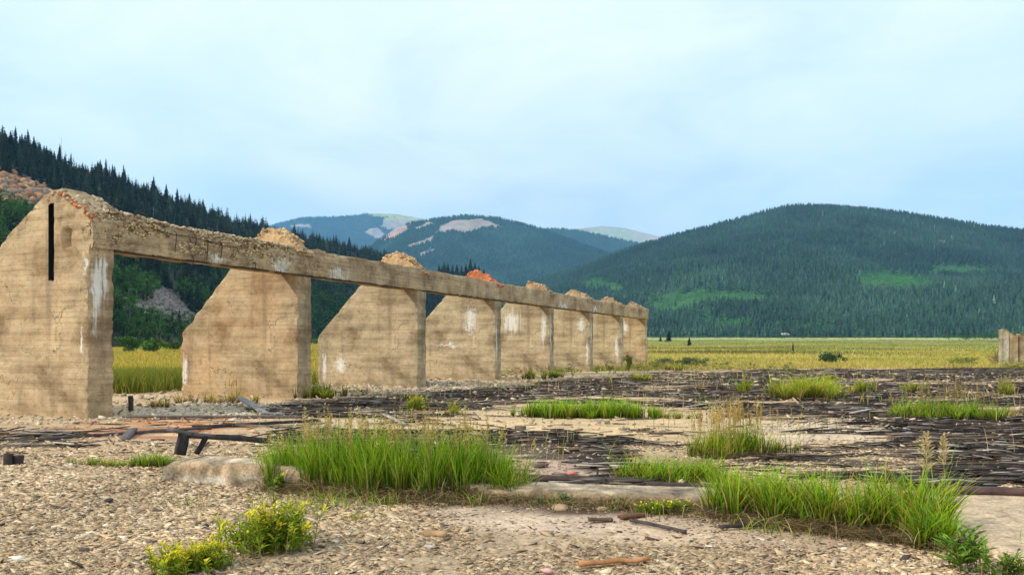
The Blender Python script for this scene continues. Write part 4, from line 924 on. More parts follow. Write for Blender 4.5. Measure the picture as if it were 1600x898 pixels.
board('grey_board', gp(375, 634, .22), gp(415, 648, .05), .20, .03, (0.22, 0.20, 0.20), 'grey weathered board with one raised end below the second pier', 'board')
board('grey_board', gp(413, 648, .05), gp(455, 650, .05), .16, .03, (0.24, 0.22, 0.22), 'grey weathered board lying flat right of the raised board', 'board')
board('long_rail', gp(192, 654, .05), gp(480, 655, .06), .07, .06, (0.12, 0.10, 0.09), 'very long thin grey rail lying above the red litter at left', 'rail', seg=24)
board('long_rail', gp(60, 690, .05), gp(330, 672, .05), .07, .05, (0.07, 0.055, 0.05), 'long dark rail lying across the red litter at left', 'rail', seg=24)
board('long_rail', gp(300, 672, .06), gp(500, 661, .06), .08, .06, (0.05, 0.042, 0.04), 'long black rail running right from the red litter', 'rail', seg=24)
board('grey_board', gp(193, 690, .03), gp(208, 678, .10), .16, .03, (0.15, 0.12, 0.12), 'short grey board tilted across the rail at left', 'board')
board('grey_board', gp(600, 652, .08), gp(632, 666, .05), .10, .03, (0.30, 0.28, 0.28), 'pale grey board slanting out of the strips behind the central grass', 'board')
board('grey_board', gp(1415, 672, .04), gp(1422, 683, .06), .10, .03, (0.40, 0.38, 0.38), 'pale grey board fragment standing out in the black litter at right', 'board')
board('grey_board', gp(1330, 652, .1), gp(1360, 647, .12), .10, .03, (0.30, 0.28, 0.28), 'pale grey board fragment in the black litter near the tall seeding grass', 'board')
board('stick', gp(905, 885, .03), gp(1015, 879, .03), .035, .03, (0.34, 0.16, 0.07), 'orange brown stick lying on the chips at the bottom edge', 'stick', seg=14, rough=.01)
board('stick', gp(985, 818, .04), gp(1072, 834, .02), .03, .025, (0.06, 0.045, 0.04), 'thin dark stick slanting down from the rusty plank below the ledge', 'stick', seg=14)
board('plank_piece', gp(968, 814, .04), gp(1010, 808, .03), .07, .03, (0.20, 0.10, 0.05), 'rusty brown plank piece lying below the ledge', 'plank')
board('plank_piece', gp(920, 818, .04), gp(956, 816, .03), .05, .025, (0.10, 0.06, 0.045), 'dark brown bark like plank piece left of the rusty plank', 'plank')
board('brick', gp(666, 838, .03), gp(697, 840, .03), .06, .05, (0.33, 0.21, 0.11), 'small tan brick shaped block lying in front of the central grass', 'brick', seg=6, rough=.003)
board('branch', gp(1105, 800, .05), gp(1240, 822, .03), .03, .03, (0.10, 0.075, 0.06), 'dark branch reaching into the left foot of the right grass clump', 'branch', seg=14, rough=.014)
board('branch', gp(1125, 828, .03), gp(1190, 822, .03), .04, .03, (0.06, 0.045, 0.04), 'short dark branch in front of the right grass clump', 'branch', seg=14, rough=.014)
board('post', (G(205, 642)[0], G(205, 642)[1], -.1), (G(204, 642)[0], G(205, 642)[1], .38), .10, .07, (0.06, 0.05, 0.045), 'thin dark post standing beside the foot of the first pier', 'post')
board('post_stub', (*G(13, 724)[:2], -.1), (*G(13, 724)[:2], .14), .095, .09, (0.045, 0.035, 0.035), 'charred square post stub at the left edge, nearer the frame', 'post')
board('post_stub', (*G(29, 723)[:2], -.1), (*G(29, 723)[:2], .11), .095, .09, (0.055, 0.04, 0.04), 'charred square post stub at the left edge, the right one of the pair', 'post')
def stone(u, v, r, col, label, cat='stone', name='stone', flat=.45):
    x, y, _ = G(u, v); P0 = np.array([[0., 0, 0]]); o = rocks(name, P0, np.array([r]), np.array([col]), M_chip, np.random.default_rng(int(u)), flat, kind=None); o.location = (x, y, r*flat*.5+.01); tag(o, label, cat)
stone(170, 784, .065, (0.06, 0.05, 0.05), 'black stone lying alone on the tan chips at left', flat=.35)
stone(140, 800, .04, (0.09, 0.075, 0.07), 'small dark stone just below the black one on the chips', flat=.35)
stone(30, 877, .055, (0.68, 0.63, 0.55), 'pale grey stone among the chips at bottom left')
stone(562, 858, .035, (0.34, 0.31, 0.33), 'small bluish grey stone left of the brick shaped block')
stone(672, 857, .05, (0.45, 0.38, 0.38), 'pinkish grey flat stone just below the brick shaped block', flat=.3)
stone(855, 895, .04, (0.66, 0.38, 0.34), 'pink stone at the bottom edge left of the orange stick')
stone(893, 742, .07, (0.62, 0.20, 0.14), 'small red stone on the bare patch behind the ledge')
stone(930, 730, .14, (0.05, 0.04, 0.04), 'black lump of charred wood behind the ledge', 'charred lump', 'charred_lump', .5)
stone(845, 730, .12, (0.12, 0.085, 0.075), 'brown lump of debris behind the ledge right of the central grass', 'debris lump', 'debris_lump', .4)
stone(1065, 756, .045, (0.66, 0.52, 0.33), 'pale tan stone in front of the left tuft behind the ledge', flat=.7)
stone(1490, 842, .12, (0.42, 0.36, 0.33), 'grey stone at the right end of the big right grass clump')
stone(874, 797, .11, (0.42, 0.28, 0.17), 'flat brown stone tucked under the ledge right of the central grass', flat=.35)
stone(940, 798, .10, (0.40, 0.26, 0.16), 'flat brown stone tucked under the ledge beside the low leafy mat', flat=.3)

# ------------------------------------------------------------------ grass
def blades(Xb, Yb, Zb, Hh, Wd, lean, rng, cb, ct, seg=4, droop=0.6, azi=None, gp_=.9):
    n = len(Xb); az = rng.uniform(0, 2*pi, n) if azi is None else azi; ln = lean*rng.uniform(.2, 1.6, n)
    t = np.linspace(0, 1, seg+1)[None, :]; off = Hh[:, None]*ln[:, None]*(t**2)*(1+.3*droop*t); z = Hh[:, None]*(t-0.30*np.clip(ln[:, None], 0, 2)*droop*t**3)
    cx_ = Xb[:, None]+np.cos(az)[:, None]*off; cy_ = Yb[:, None]+np.sin(az)[:, None]*off; cz_ = Zb[:, None]+z
    fa = rng.uniform(0, pi, n)[:, None]; hw = Wd[:, None]*np.clip(1.15-t**1.6*1.12, .04, 1)*.5
    Lv = np.stack([cx_-np.cos(fa)*hw, cy_-np.sin(fa)*hw, cz_], -1); Rv = np.stack([cx_+np.cos(fa)*hw, cy_+np.sin(fa)*hw, cz_+hw*.2], -1)
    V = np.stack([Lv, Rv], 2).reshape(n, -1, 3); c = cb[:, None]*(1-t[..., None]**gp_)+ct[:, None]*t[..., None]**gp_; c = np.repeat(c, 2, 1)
    f = np.array([(2*i, 2*i+1, 2*i+3, 2*i+2) for i in range(seg)]); F2 = (f[None]+(np.arange(n)*2*(seg+1))[:, None, None]).reshape(-1, 4)
    return V.reshape(-1, 3), F2, c.reshape(-1, 3)
GREEN = np.array([(0.30, 0.55, 0.02), (0.20, 0.42, 0.02), (0.44, 0.62, 0.035), (0.11, 0.27, 0.02)]); YEL = np.array([(0.56, 0.50, 0.06), (0.62, 0.48, 0.08)]); STRAW = np.array([(0.66, 0.48, 0.20), (0.46, 0.29, 0.13), (0.70, 0.54, 0.30)])
def pal_pick(rng, n, pal): return pal[rng.integers(len(pal), size=n)]*rng.uniform(.75, 1.25, (n, 1))
def clump(name, label, base, n, h, seed, yel=.12, dry=.12, wd=.009, lean=.35, spread=.22, seeds=0, seedh=1.25, shape=None, cat='grass', roots=True, sc=(0.50, 0.38, 0.14), green=GREEN):
    """base: list of (u, v) pixels on the ground where the clump stands; spread in metres"""
    rng = np.random.default_rng(seed); b = np.array([G(u, v)[:2] for u, v in base]); c0 = np.array([b[:, 0].mean(), b[:, 1].mean(), 0])
    t = rng.uniform(0, len(b)-1, n) if len(b) > 1 else np.zeros(n); i = np.minimum(t.astype(int), max(len(b)-2, 0)); fr = t-i
    P = b[i]+(b[np.minimum(i+1, len(b)-1)]-b[i])*fr[:, None]
    # tufts
    nt_ = max(3, n//(44 if n > 4000 else 24)); tu = rng.integers(nt_, size=n); th_ = rng.uniform(.55, 1.15, nt_); tt_ = rng.uniform(0, max(len(b)-1, 0.001), nt_); ti = np.minimum(tt_.astype(int), max(len(b)-2, 0)); tp = b[ti]+(b[np.minimum(ti+1, len(b)-1)]-b[ti])*(tt_-ti)[:, None]+rng.normal(0, 1, (nt_, 2))*np.array([spread, spread*.75])
    P = tp[tu]+rng.normal(0, .035+.008*h, (n, 2)); s = tt_[tu]/max(len(b)-1, .001)
    hh = h*th_[tu]*rng.uniform(.45, 1.08, n)
    if shape is not None: hh = hh*np.interp(s, np.linspace(0, 1, len(shape)), shape)
    X, Y = P[:, 0], P[:, 1]; Z = ground_z(X, Y)-.01
    r = rng.random(n); ct = pal_pick(rng, n, green); m = r < yel; ct[m] = pal_pick(rng, m.sum(), YEL); cb = ct*.12+np.array((0.015, 0.008, 0.0)); m = r > 1-dry; ct[m] = pal_pick(rng, m.sum(), STRAW); cb[m] = pal_pick(rng, m.sum(), STRAW)*.7; hh[m] *= .62  # blade bases coloured darker to paint in self-shadow low in the clump
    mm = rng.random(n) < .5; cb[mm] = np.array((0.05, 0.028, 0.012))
    out = np.arctan2(P[:, 1]-tp[tu][:, 1], P[:, 0]-tp[tu][:, 0]); az = np.where(rng.random(n) < .65, out, rng.uniform(0, 6.28, n))
    V, F_, c = blades(X, Y, Z, hh, wd*rng.uniform(.7, 1.3, n), lean, rng, cb, ct*1.15, azi=az, gp_=1.25)
    mb = MB(); mb.add(V, F_, c)
    if roots:   # collapsed dry blades lying round the foot
        k = n//2; q = rng.integers(n, size=k); V, F_, c = blades(X[q]+rng.normal(0, .05, k), Y[q]-np.abs(rng.normal(0, .06, k)), Z[q], h*rng.uniform(.2, .4, k), wd*rng.uniform(.6, 1.1, k), 1.3, rng, pal_pick(rng, k, STRAW)*.35, pal_pick(rng, k, STRAW)*rng.choice([.15, .3, .9], (k, 1)), droop=1.3); mb.add(V, F_, c)
    V = np.concatenate(mb.V)-c0; mb.V = [V]
    o = mb.build(name, M_grass); o.location = c0; tag(o, label, cat)
    if seeds:
        mb = MB(); q = rng.integers(n, size=seeds)
        for a in q:
            z0 = Z[a]; hs = h*seedh*rng.uniform(.8, 1.08)*(np.interp(s[a], np.linspace(0, 1, len(shape)), shape) if shape is not None else 1); lx, ly = rng.normal(0, .07, 2)*h; base_ = np.array([X[a], Y[a], z0])-c0; tip = base_+np.array([lx, ly, hs])
            mb.tube([base_, (base_+tip)/2+rng.normal(0, .01, 3), tip], [wd*.22, wd*.18, wd*.12], 3, sc)
            kk = 20; fz = rng.uniform(.70, 1.0, kk); pc = base_+(tip-base_)*fz[:, None]; d = rng.normal(0, 1, (kk, 3)); d[:, 2] = np.abs(d[:, 2])+.5; d /= np.linalg.norm(d, axis=1)[:, None]; Ls = h*.07*rng.uniform(.5, 1.2, kk)*(1.3-fz)
            Ls = Ls[:, None]*1.8; sd_ = np.cross(d, rng.normal(0, 1, (kk, 3))); sd_ /= np.linalg.norm(sd_, axis=1)[:, None]; w2 = wd*.62
            V = np.stack([pc, pc+d*Ls*.6+sd_*w2, pc+d*Ls, pc+d*Ls*.6-sd_*w2], 1).reshape(-1, 3); f = np.arange(kk*4).reshape(-1, 4); mb.add(V, f, np.array(sc)*rng.uniform(.7, 1.4))
        mb.build('seed_heads', M_grass, o)
    return o
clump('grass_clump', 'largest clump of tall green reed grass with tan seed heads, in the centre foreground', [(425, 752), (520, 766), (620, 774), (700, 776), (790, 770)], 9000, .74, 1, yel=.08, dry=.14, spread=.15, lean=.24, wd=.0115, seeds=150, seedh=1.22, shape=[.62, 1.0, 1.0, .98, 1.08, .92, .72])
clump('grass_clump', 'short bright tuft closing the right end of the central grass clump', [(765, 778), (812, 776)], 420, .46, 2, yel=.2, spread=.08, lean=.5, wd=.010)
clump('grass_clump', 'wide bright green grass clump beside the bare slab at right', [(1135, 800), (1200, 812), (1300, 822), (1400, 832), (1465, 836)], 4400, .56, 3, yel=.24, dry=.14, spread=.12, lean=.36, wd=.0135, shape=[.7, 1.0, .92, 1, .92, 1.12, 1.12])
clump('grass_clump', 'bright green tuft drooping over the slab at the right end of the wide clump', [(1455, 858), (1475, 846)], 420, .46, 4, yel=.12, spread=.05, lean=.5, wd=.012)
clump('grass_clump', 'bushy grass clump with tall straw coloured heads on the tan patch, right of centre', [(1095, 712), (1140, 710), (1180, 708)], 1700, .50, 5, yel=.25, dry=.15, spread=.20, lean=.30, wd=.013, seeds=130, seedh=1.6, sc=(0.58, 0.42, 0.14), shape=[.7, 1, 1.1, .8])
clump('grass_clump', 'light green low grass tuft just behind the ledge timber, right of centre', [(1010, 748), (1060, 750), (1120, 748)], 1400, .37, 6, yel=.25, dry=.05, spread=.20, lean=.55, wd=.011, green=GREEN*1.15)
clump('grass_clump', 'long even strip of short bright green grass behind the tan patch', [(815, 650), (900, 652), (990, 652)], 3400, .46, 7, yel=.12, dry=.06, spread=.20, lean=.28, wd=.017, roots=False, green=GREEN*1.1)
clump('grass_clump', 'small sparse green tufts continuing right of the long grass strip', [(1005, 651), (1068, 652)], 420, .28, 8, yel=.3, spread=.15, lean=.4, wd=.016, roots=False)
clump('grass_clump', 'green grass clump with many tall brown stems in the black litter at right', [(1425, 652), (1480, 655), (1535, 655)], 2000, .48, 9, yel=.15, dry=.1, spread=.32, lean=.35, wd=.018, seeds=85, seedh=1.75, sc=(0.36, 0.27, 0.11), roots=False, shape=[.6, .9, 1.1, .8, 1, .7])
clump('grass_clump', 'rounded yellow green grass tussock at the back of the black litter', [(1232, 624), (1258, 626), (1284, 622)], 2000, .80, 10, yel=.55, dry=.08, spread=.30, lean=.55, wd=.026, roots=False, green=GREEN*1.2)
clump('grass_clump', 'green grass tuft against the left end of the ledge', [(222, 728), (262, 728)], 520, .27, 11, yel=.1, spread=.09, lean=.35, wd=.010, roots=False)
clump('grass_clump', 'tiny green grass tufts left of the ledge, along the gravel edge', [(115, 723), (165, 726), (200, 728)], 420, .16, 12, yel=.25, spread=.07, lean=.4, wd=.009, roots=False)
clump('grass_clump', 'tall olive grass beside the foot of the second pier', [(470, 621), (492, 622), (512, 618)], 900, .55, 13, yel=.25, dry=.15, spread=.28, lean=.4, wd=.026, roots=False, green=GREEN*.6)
small = [(1168, 613, .62, .5, 'lone upright green tuft rising from the litter left of the yellow tussock'), (1348, 614, .5, .6, 'small yellowish tuft right of the yellow tussock'), (1310, 614, .30, .9, 'short straw tuft between the yellow tussock and the small one'),
         (1392, 652, .22, .5, 'low yellow green tuft at the left of the tall seeding grass'), (1575, 652, .35, .95, 'dry straw tuft at the right edge of the litter'), (1573, 615, .5, .6, 'small yellow green tuft near the right edge behind the straw tuft'), (1425, 612, .4, .5, 'faint green tuft behind the tall seeding grass'),
         (710, 648, .35, .8, 'thin yellow tuft right of the yellow weed behind the central grass'), (255, 636, .42, 1.0, 'straw tuft between the first two piers, left one'), (285, 630, .40, 1.0, 'straw tuft by the left foot of the second pier'),
         (335, 630, .42, 1.0, 'straw tuft below the second pier, left one'), (365, 630, .55, 1.0, 'tallest straw tuft below the second pier'), (395, 630, .35, 1.0, 'small straw tuft below the second pier near the raised board'),
         (560, 612, .22, 1.0, 'golden dry tuft in front of the third pier'), (830, 592, .55, .6, 'yellow green tuft in front of the fifth pier'), (866, 590, .55, .5, 'greener tuft in front of the sixth pier'), (1003, 596, .5, .6, 'tuft growing in the litter near the end of the row'),
         (1052, 578, .5, .4, 'small green tuft at the far rim of the litter'), (1520, 778, .12, .2, 'tiny green tuft on the timber behind the slab'), (930, 780, .18, .6, 'small yellow tuft growing on the ledge'), (895, 784, .16, .2, 'small green tuft growing at the foot of the ledge'), (550, 812, .07, .6, 'tiny weed sprout on the chips below the central grass')]
for q, (a, b, h_, yl, lb) in enumerate(small):
    dist = G(a, b)[1]; clump('grass_tuft', lb, [(a-3, b), (a+3, b)], int(110+60*min(dist/20, 2)), h_, 40+q, yel=yl*.8, dry=.75 if yl >= .95 else .1, spread=.05+.0045*dist, lean=.45, wd=max(.007, dist*.0010), roots=False, seeds=8 if h_ > .45 else 0, seedh=1.25)
# tall lone plumes over the right clump
for q, (a, b, hp, lb) in enumerate([(1447, 835, 155, 'tall feathery straw plume rising from the right end of the wide grass clump'), (1474, 800, 118, 'second feathery straw plume just right of the tallest one')]):
    x, y, _ = G(a, b); h_ = hp/F*y; rng = np.random.default_rng(q); mb = MB(); mb.tube([(0, 0, 0), (.01, 0, h_*.5), (-.01, 0, h_*.98)], [.004, .003, .0015], 5, (0.42, 0.36, 0.12))
    o = mb.build('grass_plume', M_grass); o.location = (x, y, 0); tag(o, lb, 'grass plume', None); mb = MB(); kk = 110; fz = rng.uniform(.62, 1.02, kk); d = rng.normal(0, 1, (kk, 3))*np.array([1, 1, .3]); d[:, 2] += 1.1; d /= np.linalg.norm(d, axis=1)[:, None]
    pc = np.stack([.0*fz, .0*fz, fz*h_], 1); Ls = (h_*.14*np.interp(fz, [.62, .75, 1.02], [.8, 1, .4])*rng.uniform(.5, 1, kk))[:, None]; s_ = np.cross(d, rng.normal(0, 1, (kk, 3))); s_ /= np.linalg.norm(s_, axis=1)[:, None]
    V = np.stack([pc, pc+d*Ls*.7+s_*.0045, pc+d*Ls, pc+d*Ls*.7-s_*.0045], 1).reshape(-1, 3); mb.add(V, np.arange(kk*4).reshape(-1, 4), (0.56, 0.44, 0.20)); mb.build('seed_head', M_grass, o)

# roots, twigs and dead stems at the foot of the grass (uncountable)
rq = np.random.default_rng(404); n = 9000; t_ = rq.random(n)**1.0; up_ = np.interp(t_, [0, .33, .55, 1], [415, 815, 1110, 1500]); vp_ = np.interp(up_, [415, 620, 815, 960, 1110, 1300, 1500], [764, 783, 785, 792, 803, 829, 850])+rq.normal(0, 4.5, n)
Yp = F*EYE/(vp_-HV); Xp = (up_-800)/F*Yp; V, F_, cc = blades(Xp, Yp, ground_z(Xp, Yp), rq.uniform(.03, .13, n), rq.uniform(.004, .011, n), 2.2, rq, pal_pick(rq, n, STRAW)*rq.choice([.12, .2, .7], (n, 1)), pal_pick(rq, n, STRAW)*rq.choice([.12, .25, .8], (n, 1)), droop=.6)
o = mk('root_litter', V, F_, M_grass, None, cc); tag(o, 'dead stems and roots tangled along the foot of the ledge', 'litter', kind='stuff')
n = 5000; Yp = rq.uniform(10, 45, n); Xp = rq.uniform(-.35, .66, n)*Yp; kq = (fbm(Xp*.4, Yp*.4, 0, 99, 4) > rq.uniform(-.15, .6, n)) & (Yp < field_edge(Xp)) & ((Xp+9.13)*DY-(Yp-18.35)*DX > .6); Xp, Yp = Xp[kq], Yp[kq]; n = len(Xp); c = pal_pick(rq, n, STRAW); gq = rq.random(n) < .45; c[gq] = pal_pick(rq, gq.sum(), GREEN)*.8
V, F_, cc = blades(Xp, Yp, ground_z(Xp, Yp), rq.uniform(.12, .5, n), .0007*Yp, .3, rq, c*.6, c); o = mk('dry_stalks', V, F_, M_grass, None, cc); tag(o, 'thin dry stalks and sparse weeds growing through the wood litter', 'weeds', kind='stuff')

n = 2600; t_ = rq.random(n); up_ = np.where(t_ < .5, rq.normal(610, 170, n), rq.normal(1300, 170, n)); vp_ = np.where(t_ < .5, 786, 826+(up_-1300)*.09)+np.abs(rq.normal(0, 9, n))*rq.choice([-1, 1], n, p=[.35, .65]); Yp = F*EYE/(vp_-HV); Xp = (up_-800)/F*Yp; kq = fbm(Xp*3, Yp*3, 0, 17, 3) > .08; Xp, Yp = Xp[kq], Yp[kq]; n = len(Xp)
c = pal_pick(rq, n, GREEN); sq = rq.random(n) < .45; c[sq] = pal_pick(rq, sq.sum(), STRAW); V, F_, cc = blades(Xp, Yp, ground_z(Xp, Yp), rq.uniform(.03, .2, n), np.full(n, .008), .7, rq, c*.5, c); o = mk('grass_sprigs', V, F_, M_grass, None, cc); tag(o, 'sparse sprigs of grass thinning out in front of the big clumps', 'grass', kind='stuff')

# leafy weeds
def weed(label, base, h, w_, nst, seed, leafc=(0.27, 0.38, 0.03), tipc=(0.78, 0.66, 0.04), yel=.35, leafL=.055, name='leafy_weed', cat='weed', leaves=26, lean=.5, wr=.23):
    rng = np.random.default_rng(seed); b = np.array([G(u, v)[:2] for u, v in base]); c0 = np.array([b[:, 0].mean(), b[:, 1].mean(), 0]); ms = MB(); ml = MB(); V = []; cc = []
    for s_ in range(nst):
        t = rng.uniform(0, len(b)-1) if len(b) > 1 else 0; i = min(int(t), max(len(b)-2, 0)); p = b[i]+(b[min(i+1, len(b)-1)]-b[i])*(t-i)+rng.normal(0, w_*.35, 2)
        hh = h*rng.uniform(.5, 1.1); L2 = rng.normal(0, lean*.4, 2)*hh; p0 = np.array([p[0], p[1], 0])-c0; p2 = p0+np.array([L2[0], L2[1], hh]); p1 = (p0+p2)/2+np.array([-L2[0]*.2, -L2[1]*.2, hh*.05]); ms.tube([p0, p1, p2], [.004, .003, .0015], 4, (0.22, 0.16, 0.06))
        kk = leaves; f = rng.uniform(.12, 1.0, kk); pc = np.where((f < .5)[:, None], p0+(p1-p0)*(f*2)[:, None], p1+(p2-p1)*(f*2-1)[:, None]); a = rng.uniform(0, 6.28, kk); d = np.stack([np.cos(a), np.sin(a), rng.uniform(.2, 1.3, kk)], 1); d /= np.linalg.norm(d, axis=1)[:, None]
        L = (leafL*rng.uniform(.6, 1.2, kk)*(1.15-.5*f))[:, None]; sd_ = np.cross(d, [0, 0, 1.0]); sd_ /= np.linalg.norm(sd_, axis=1)[:, None]+1e-9; wl = L*wr; dn = np.array([0, 0, 1.0])*L*.12
        V = np.stack([pc, pc+d*L*.5+sd_*wl*.5+dn*.3, pc+d*L-dn, pc+d*L*.5-sd_*wl*.5+dn*.3], 1).reshape(-1, 3)
        k = np.clip((f-.62)/.3, 0, 1)*(rng.random() < yel*2); c = np.array(leafc)*(1-k[:, None])*rng.uniform(.65, 1.35, (kk, 1))+np.array(tipc)*k[:, None]*rng.uniform(.8, 1.2, (kk, 1)); ml.add(V, np.arange(kk*4).reshape(-1, 4), np.repeat(c, 4, 0))
    o = ml.build(name, M_leaf); o.location = c0; tag(o, label, cat); ms.build('stem', M_bark, o); return o
weed('bushy yellow green weed with flowering tips on the chips, the larger of the front pair', [(375, 868), (420, 866), (465, 856)], .36, .26, 95, 1, yel=.34, leafL=.085, wr=.28)
weed('tall thin pale sprig rising behind the larger yellow green weed', [(428, 800)], .32, .01, 5, 2, leafc=(0.30, 0.38, 0.08), yel=0, leafL=.07, leaves=12)
weed('smaller yellow green weed at the bottom edge beside the larger one', [(265, 900), (300, 898), (335, 888)], .21, .18, 90, 3, yel=.5, leafL=.065, wr=.3)
weed('low mat of small bright leaves in front of the ledge', [(1000, 804), (1035, 804), (1070, 802)], .13, .10, 90, 4, leafc=(0.22, 0.36, 0.03), yel=.25, leafL=.04, leaves=16, wr=.5)
weed('yellow flowering weed rising from the strips behind the central grass', [(636, 645), (652, 644), (666, 643)], .42, .10, 34, 5, yel=.8, leafL=.10)
weed('dark green leafy weed with long leaves beside the slab at bottom right', [(1490, 896), (1520, 890)], .30, .16, 17, 6, leafc=(0.17, 0.29, 0.04), yel=0, leafL=.13, leaves=13, wr=.32)
weed('small upright weed at the bottom right corner', [(1552, 905), (1590, 900)], .19, .10, 14, 7, leafc=(0.16, 0.26, 0.04), yel=.2, leafL=.08, leaves=14, wr=.3)
weed('tiny blue green weed on the ledge near the central grass', [(843, 790)], .10, .05, 10, 8, leafc=(0.12, 0.24, 0.08), yel=0, leafL=.04)
weed('small blue green weed on the ledge right of the tiny one', [(885, 790)], .12, .08, 16, 9, leafc=(0.12, 0.24, 0.08), yel=0, leafL=.045)
weed('tiny weed on the ledge left of the low leafy mat', [(970, 790)], .09, .04, 8, 10, leafc=(0.12, 0.24, 0.08), yel=0, leafL=.04)
weed('dark green leafy weed at the left corner of the central grass clump', [(425, 770), (440, 768)], .18, .08, 18, 12, leafc=(0.14, 0.26, 0.04), yel=.1, leafL=.09)
# shrubs on the meadow side
def shrub(label, u, vb, hp, wp, seed, col=(0.05, 0.09, 0.03), n=900, dist=None, name='shrub', group=None, cat='shrub'):
    rng = np.random.default_rng(seed)
    if dist is None: x, y, _ = G(u, vb)
    else: y = dist; x = (u-800)/F*y
    z0 = float(ground_z(np.array([x]), np.array([y]))[0]); h = hp/F*y; w2 = wp/F*y/2
    o = empty(name, (x, y, z0)); tag(o, label, cat, group); cr = rng.normal(0, 1, (14, 3))*np.array([w2*.42, w2*.42, h*.2])+np.array([0, 0, h*.5]); cr[:, 2] = np.clip(cr[:, 2], h*.15, h*.75); k = rng.integers(14, size=n)
    d = rng.normal(0, 1, (n, 3)); d /= np.linalg.norm(d, axis=1)[:, None]; p = cr[k]+d*rng.uniform(.4, 1, (n, 1))*np.array([w2*.42, w2*.42, h*.25]); p[:, 2] = np.clip(p[:, 2], .02, h)
    a = np.cross(d, rng.normal(0, 1, (n, 3))); a /= np.linalg.norm(a, axis=1)[:, None]; b = np.cross(d, a)+d*rng.uniform(-.5, .5, (n, 1)); s = (h+w2)*.030*rng.uniform(.6, 1.3, (n, 1))
    V = np.stack([p-a*s, p+b*s, p+a*s, p-b*s], 1).reshape(-1, 3); c = np.array(col)*rng.uniform(.6, 1.5, (n, 1))*rng.uniform(.7, 1.3, 14)[k][:, None]
    mk('foliage', V, np.arange(n*4).reshape(-1, 4), M_leaf, o, np.repeat(c, 4, 0)); mb = MB()
    for q in range(6): mb.tube([(0, 0, -.05), cr[q]*.5, cr[q]], [.012*h+.004, .008*h, .003], 4, (0.13, 0.10, 0.07))
    mb.build('stem', M_bark, o); return o
shrub('dark green rounded bush at the near edge of the meadow right of centre', 1298, 570, 22, 36, 1, (0.035, 0.07, 0.03))
shrub('green bush growing against the end of the last pier', 983, 580, 27, 15, 2, (0.17, 0.21, 0.04))
shrub('grey green sagebrush just past the end of the row, left one', 1042, 572, 14, 36, 3, (0.15, 0.17, 0.09)); shrub('grey green sagebrush past the end of the row, right one', 1078, 573, 16, 44, 4, (0.14, 0.18, 0.07)); shrub('low brown grey bush between the row and the sagebrush', 1103, 573, 9, 22, 5, (0.2, 0.15, 0.11))
shrub('long green bush on the meadow edge near the far right wall', 1510, 571, 14, 60, 6, (0.22, 0.24, 0.06)); shrub('olive bush behind the yellow tussock', 1300, 596, 14, 40, 7, (0.28, 0.28, 0.06)); shrub('pale yellow bush at the back of the litter near the far right wall', 1580, 577, 13, 30, 8, (0.34, 0.30, 0.09))
shrub('round willow bush between the first two piers, left one', 205, 545, 27, 42, 9, (0.06, 0.12, 0.025), dist=150); shrub('round willow bush between the first two piers, right one', 242, 545, 24, 50, 10, (0.075, 0.14, 0.03), dist=146); shrub('small willow bush between the first two piers by the second pier', 272, 544, 20, 30, 11, (0.06, 0.11, 0.025), dist=158)
shrub('low willow bush seen between the second and third piers', 496, 529, 12, 26, 12, (0.08, 0.16, 0.03), dist=330)
# bare shrub by the right wall
def bare_shrub():
    x, y, _ = G(1555, 571); mb = MB(); rng = np.random.default_rng(3)
    for q in range(16):
        a = rng.uniform(0, 6.28); r = rng.uniform(.3, 1.0); h = rng.uniform(.7, 1.5); e = np.array([cos(a)*r, sin(a)*r*.6, h]); mb.tube([(0, 0, -.05), e*.5+rng.normal(0, .06, 3), e], [.03, .02, .008], 4, (0.22, 0.16, 0.12))
        for w_ in range(3): e2 = e*.6+rng.normal(0, .3, 3); mb.tube([e*.5, e2], [.014, .006], 3, (0.24, 0.18, 0.13))
    o = mb.build('bare_shrub', M_bark); o.location = (x, y, 0); tag(o, 'leafless brown shrub beside the pale end of the far right wall', 'shrub')
bare_shrub()
# lone trees in the meadow
for (a, vb, hp, d_, wd, lb) in ((1045, 533, 19, 420, 2.3, 'broad dark conifer standing just past the end of the ruined row'), (1077, 541, 15, 260, 2.0, 'small dark conical conifer alone in the meadow right of the broad one'), (1239, 549, 15, 150, 1.3, 'small thin conifer alone in the middle of the meadow'), (1032, 533, 12, 430, 1.8, 'short conifer at the left foot of the broad meadow conifer')):
    x = (a-800)/F*d_; z = float(ground_z(np.array([x]), np.array([float(d_)]))[0]); z = EYE-(vb-HV)/F*d_; plant_tree('c', (x, d_, z), hp/F*d_, 1.0, lb, None, wd)
# row of conifers in front of the middle mountain, beyond the left hillside
for (a, vt, hp) in ((686, 412, 20), (694, 409, 24), (700, 411, 22), (707, 413, 22), (714, 412, 24), (721, 414, 22), (728, 412, 24), (735, 404, 32), (742, 410, 30), (748, 414, 28), (756, 420, 26), (690, 418, 20)):
    Y_ = 1000.0; plant_tree('c', ((a-800)/F*Y_, Y_, EYE+(HV-vt-hp)/F*Y_), hp/F*Y_, a, 'dark conifer in the small cluster beyond the left hillside, above the beam', 'conifer cluster above the beam', 2.0)
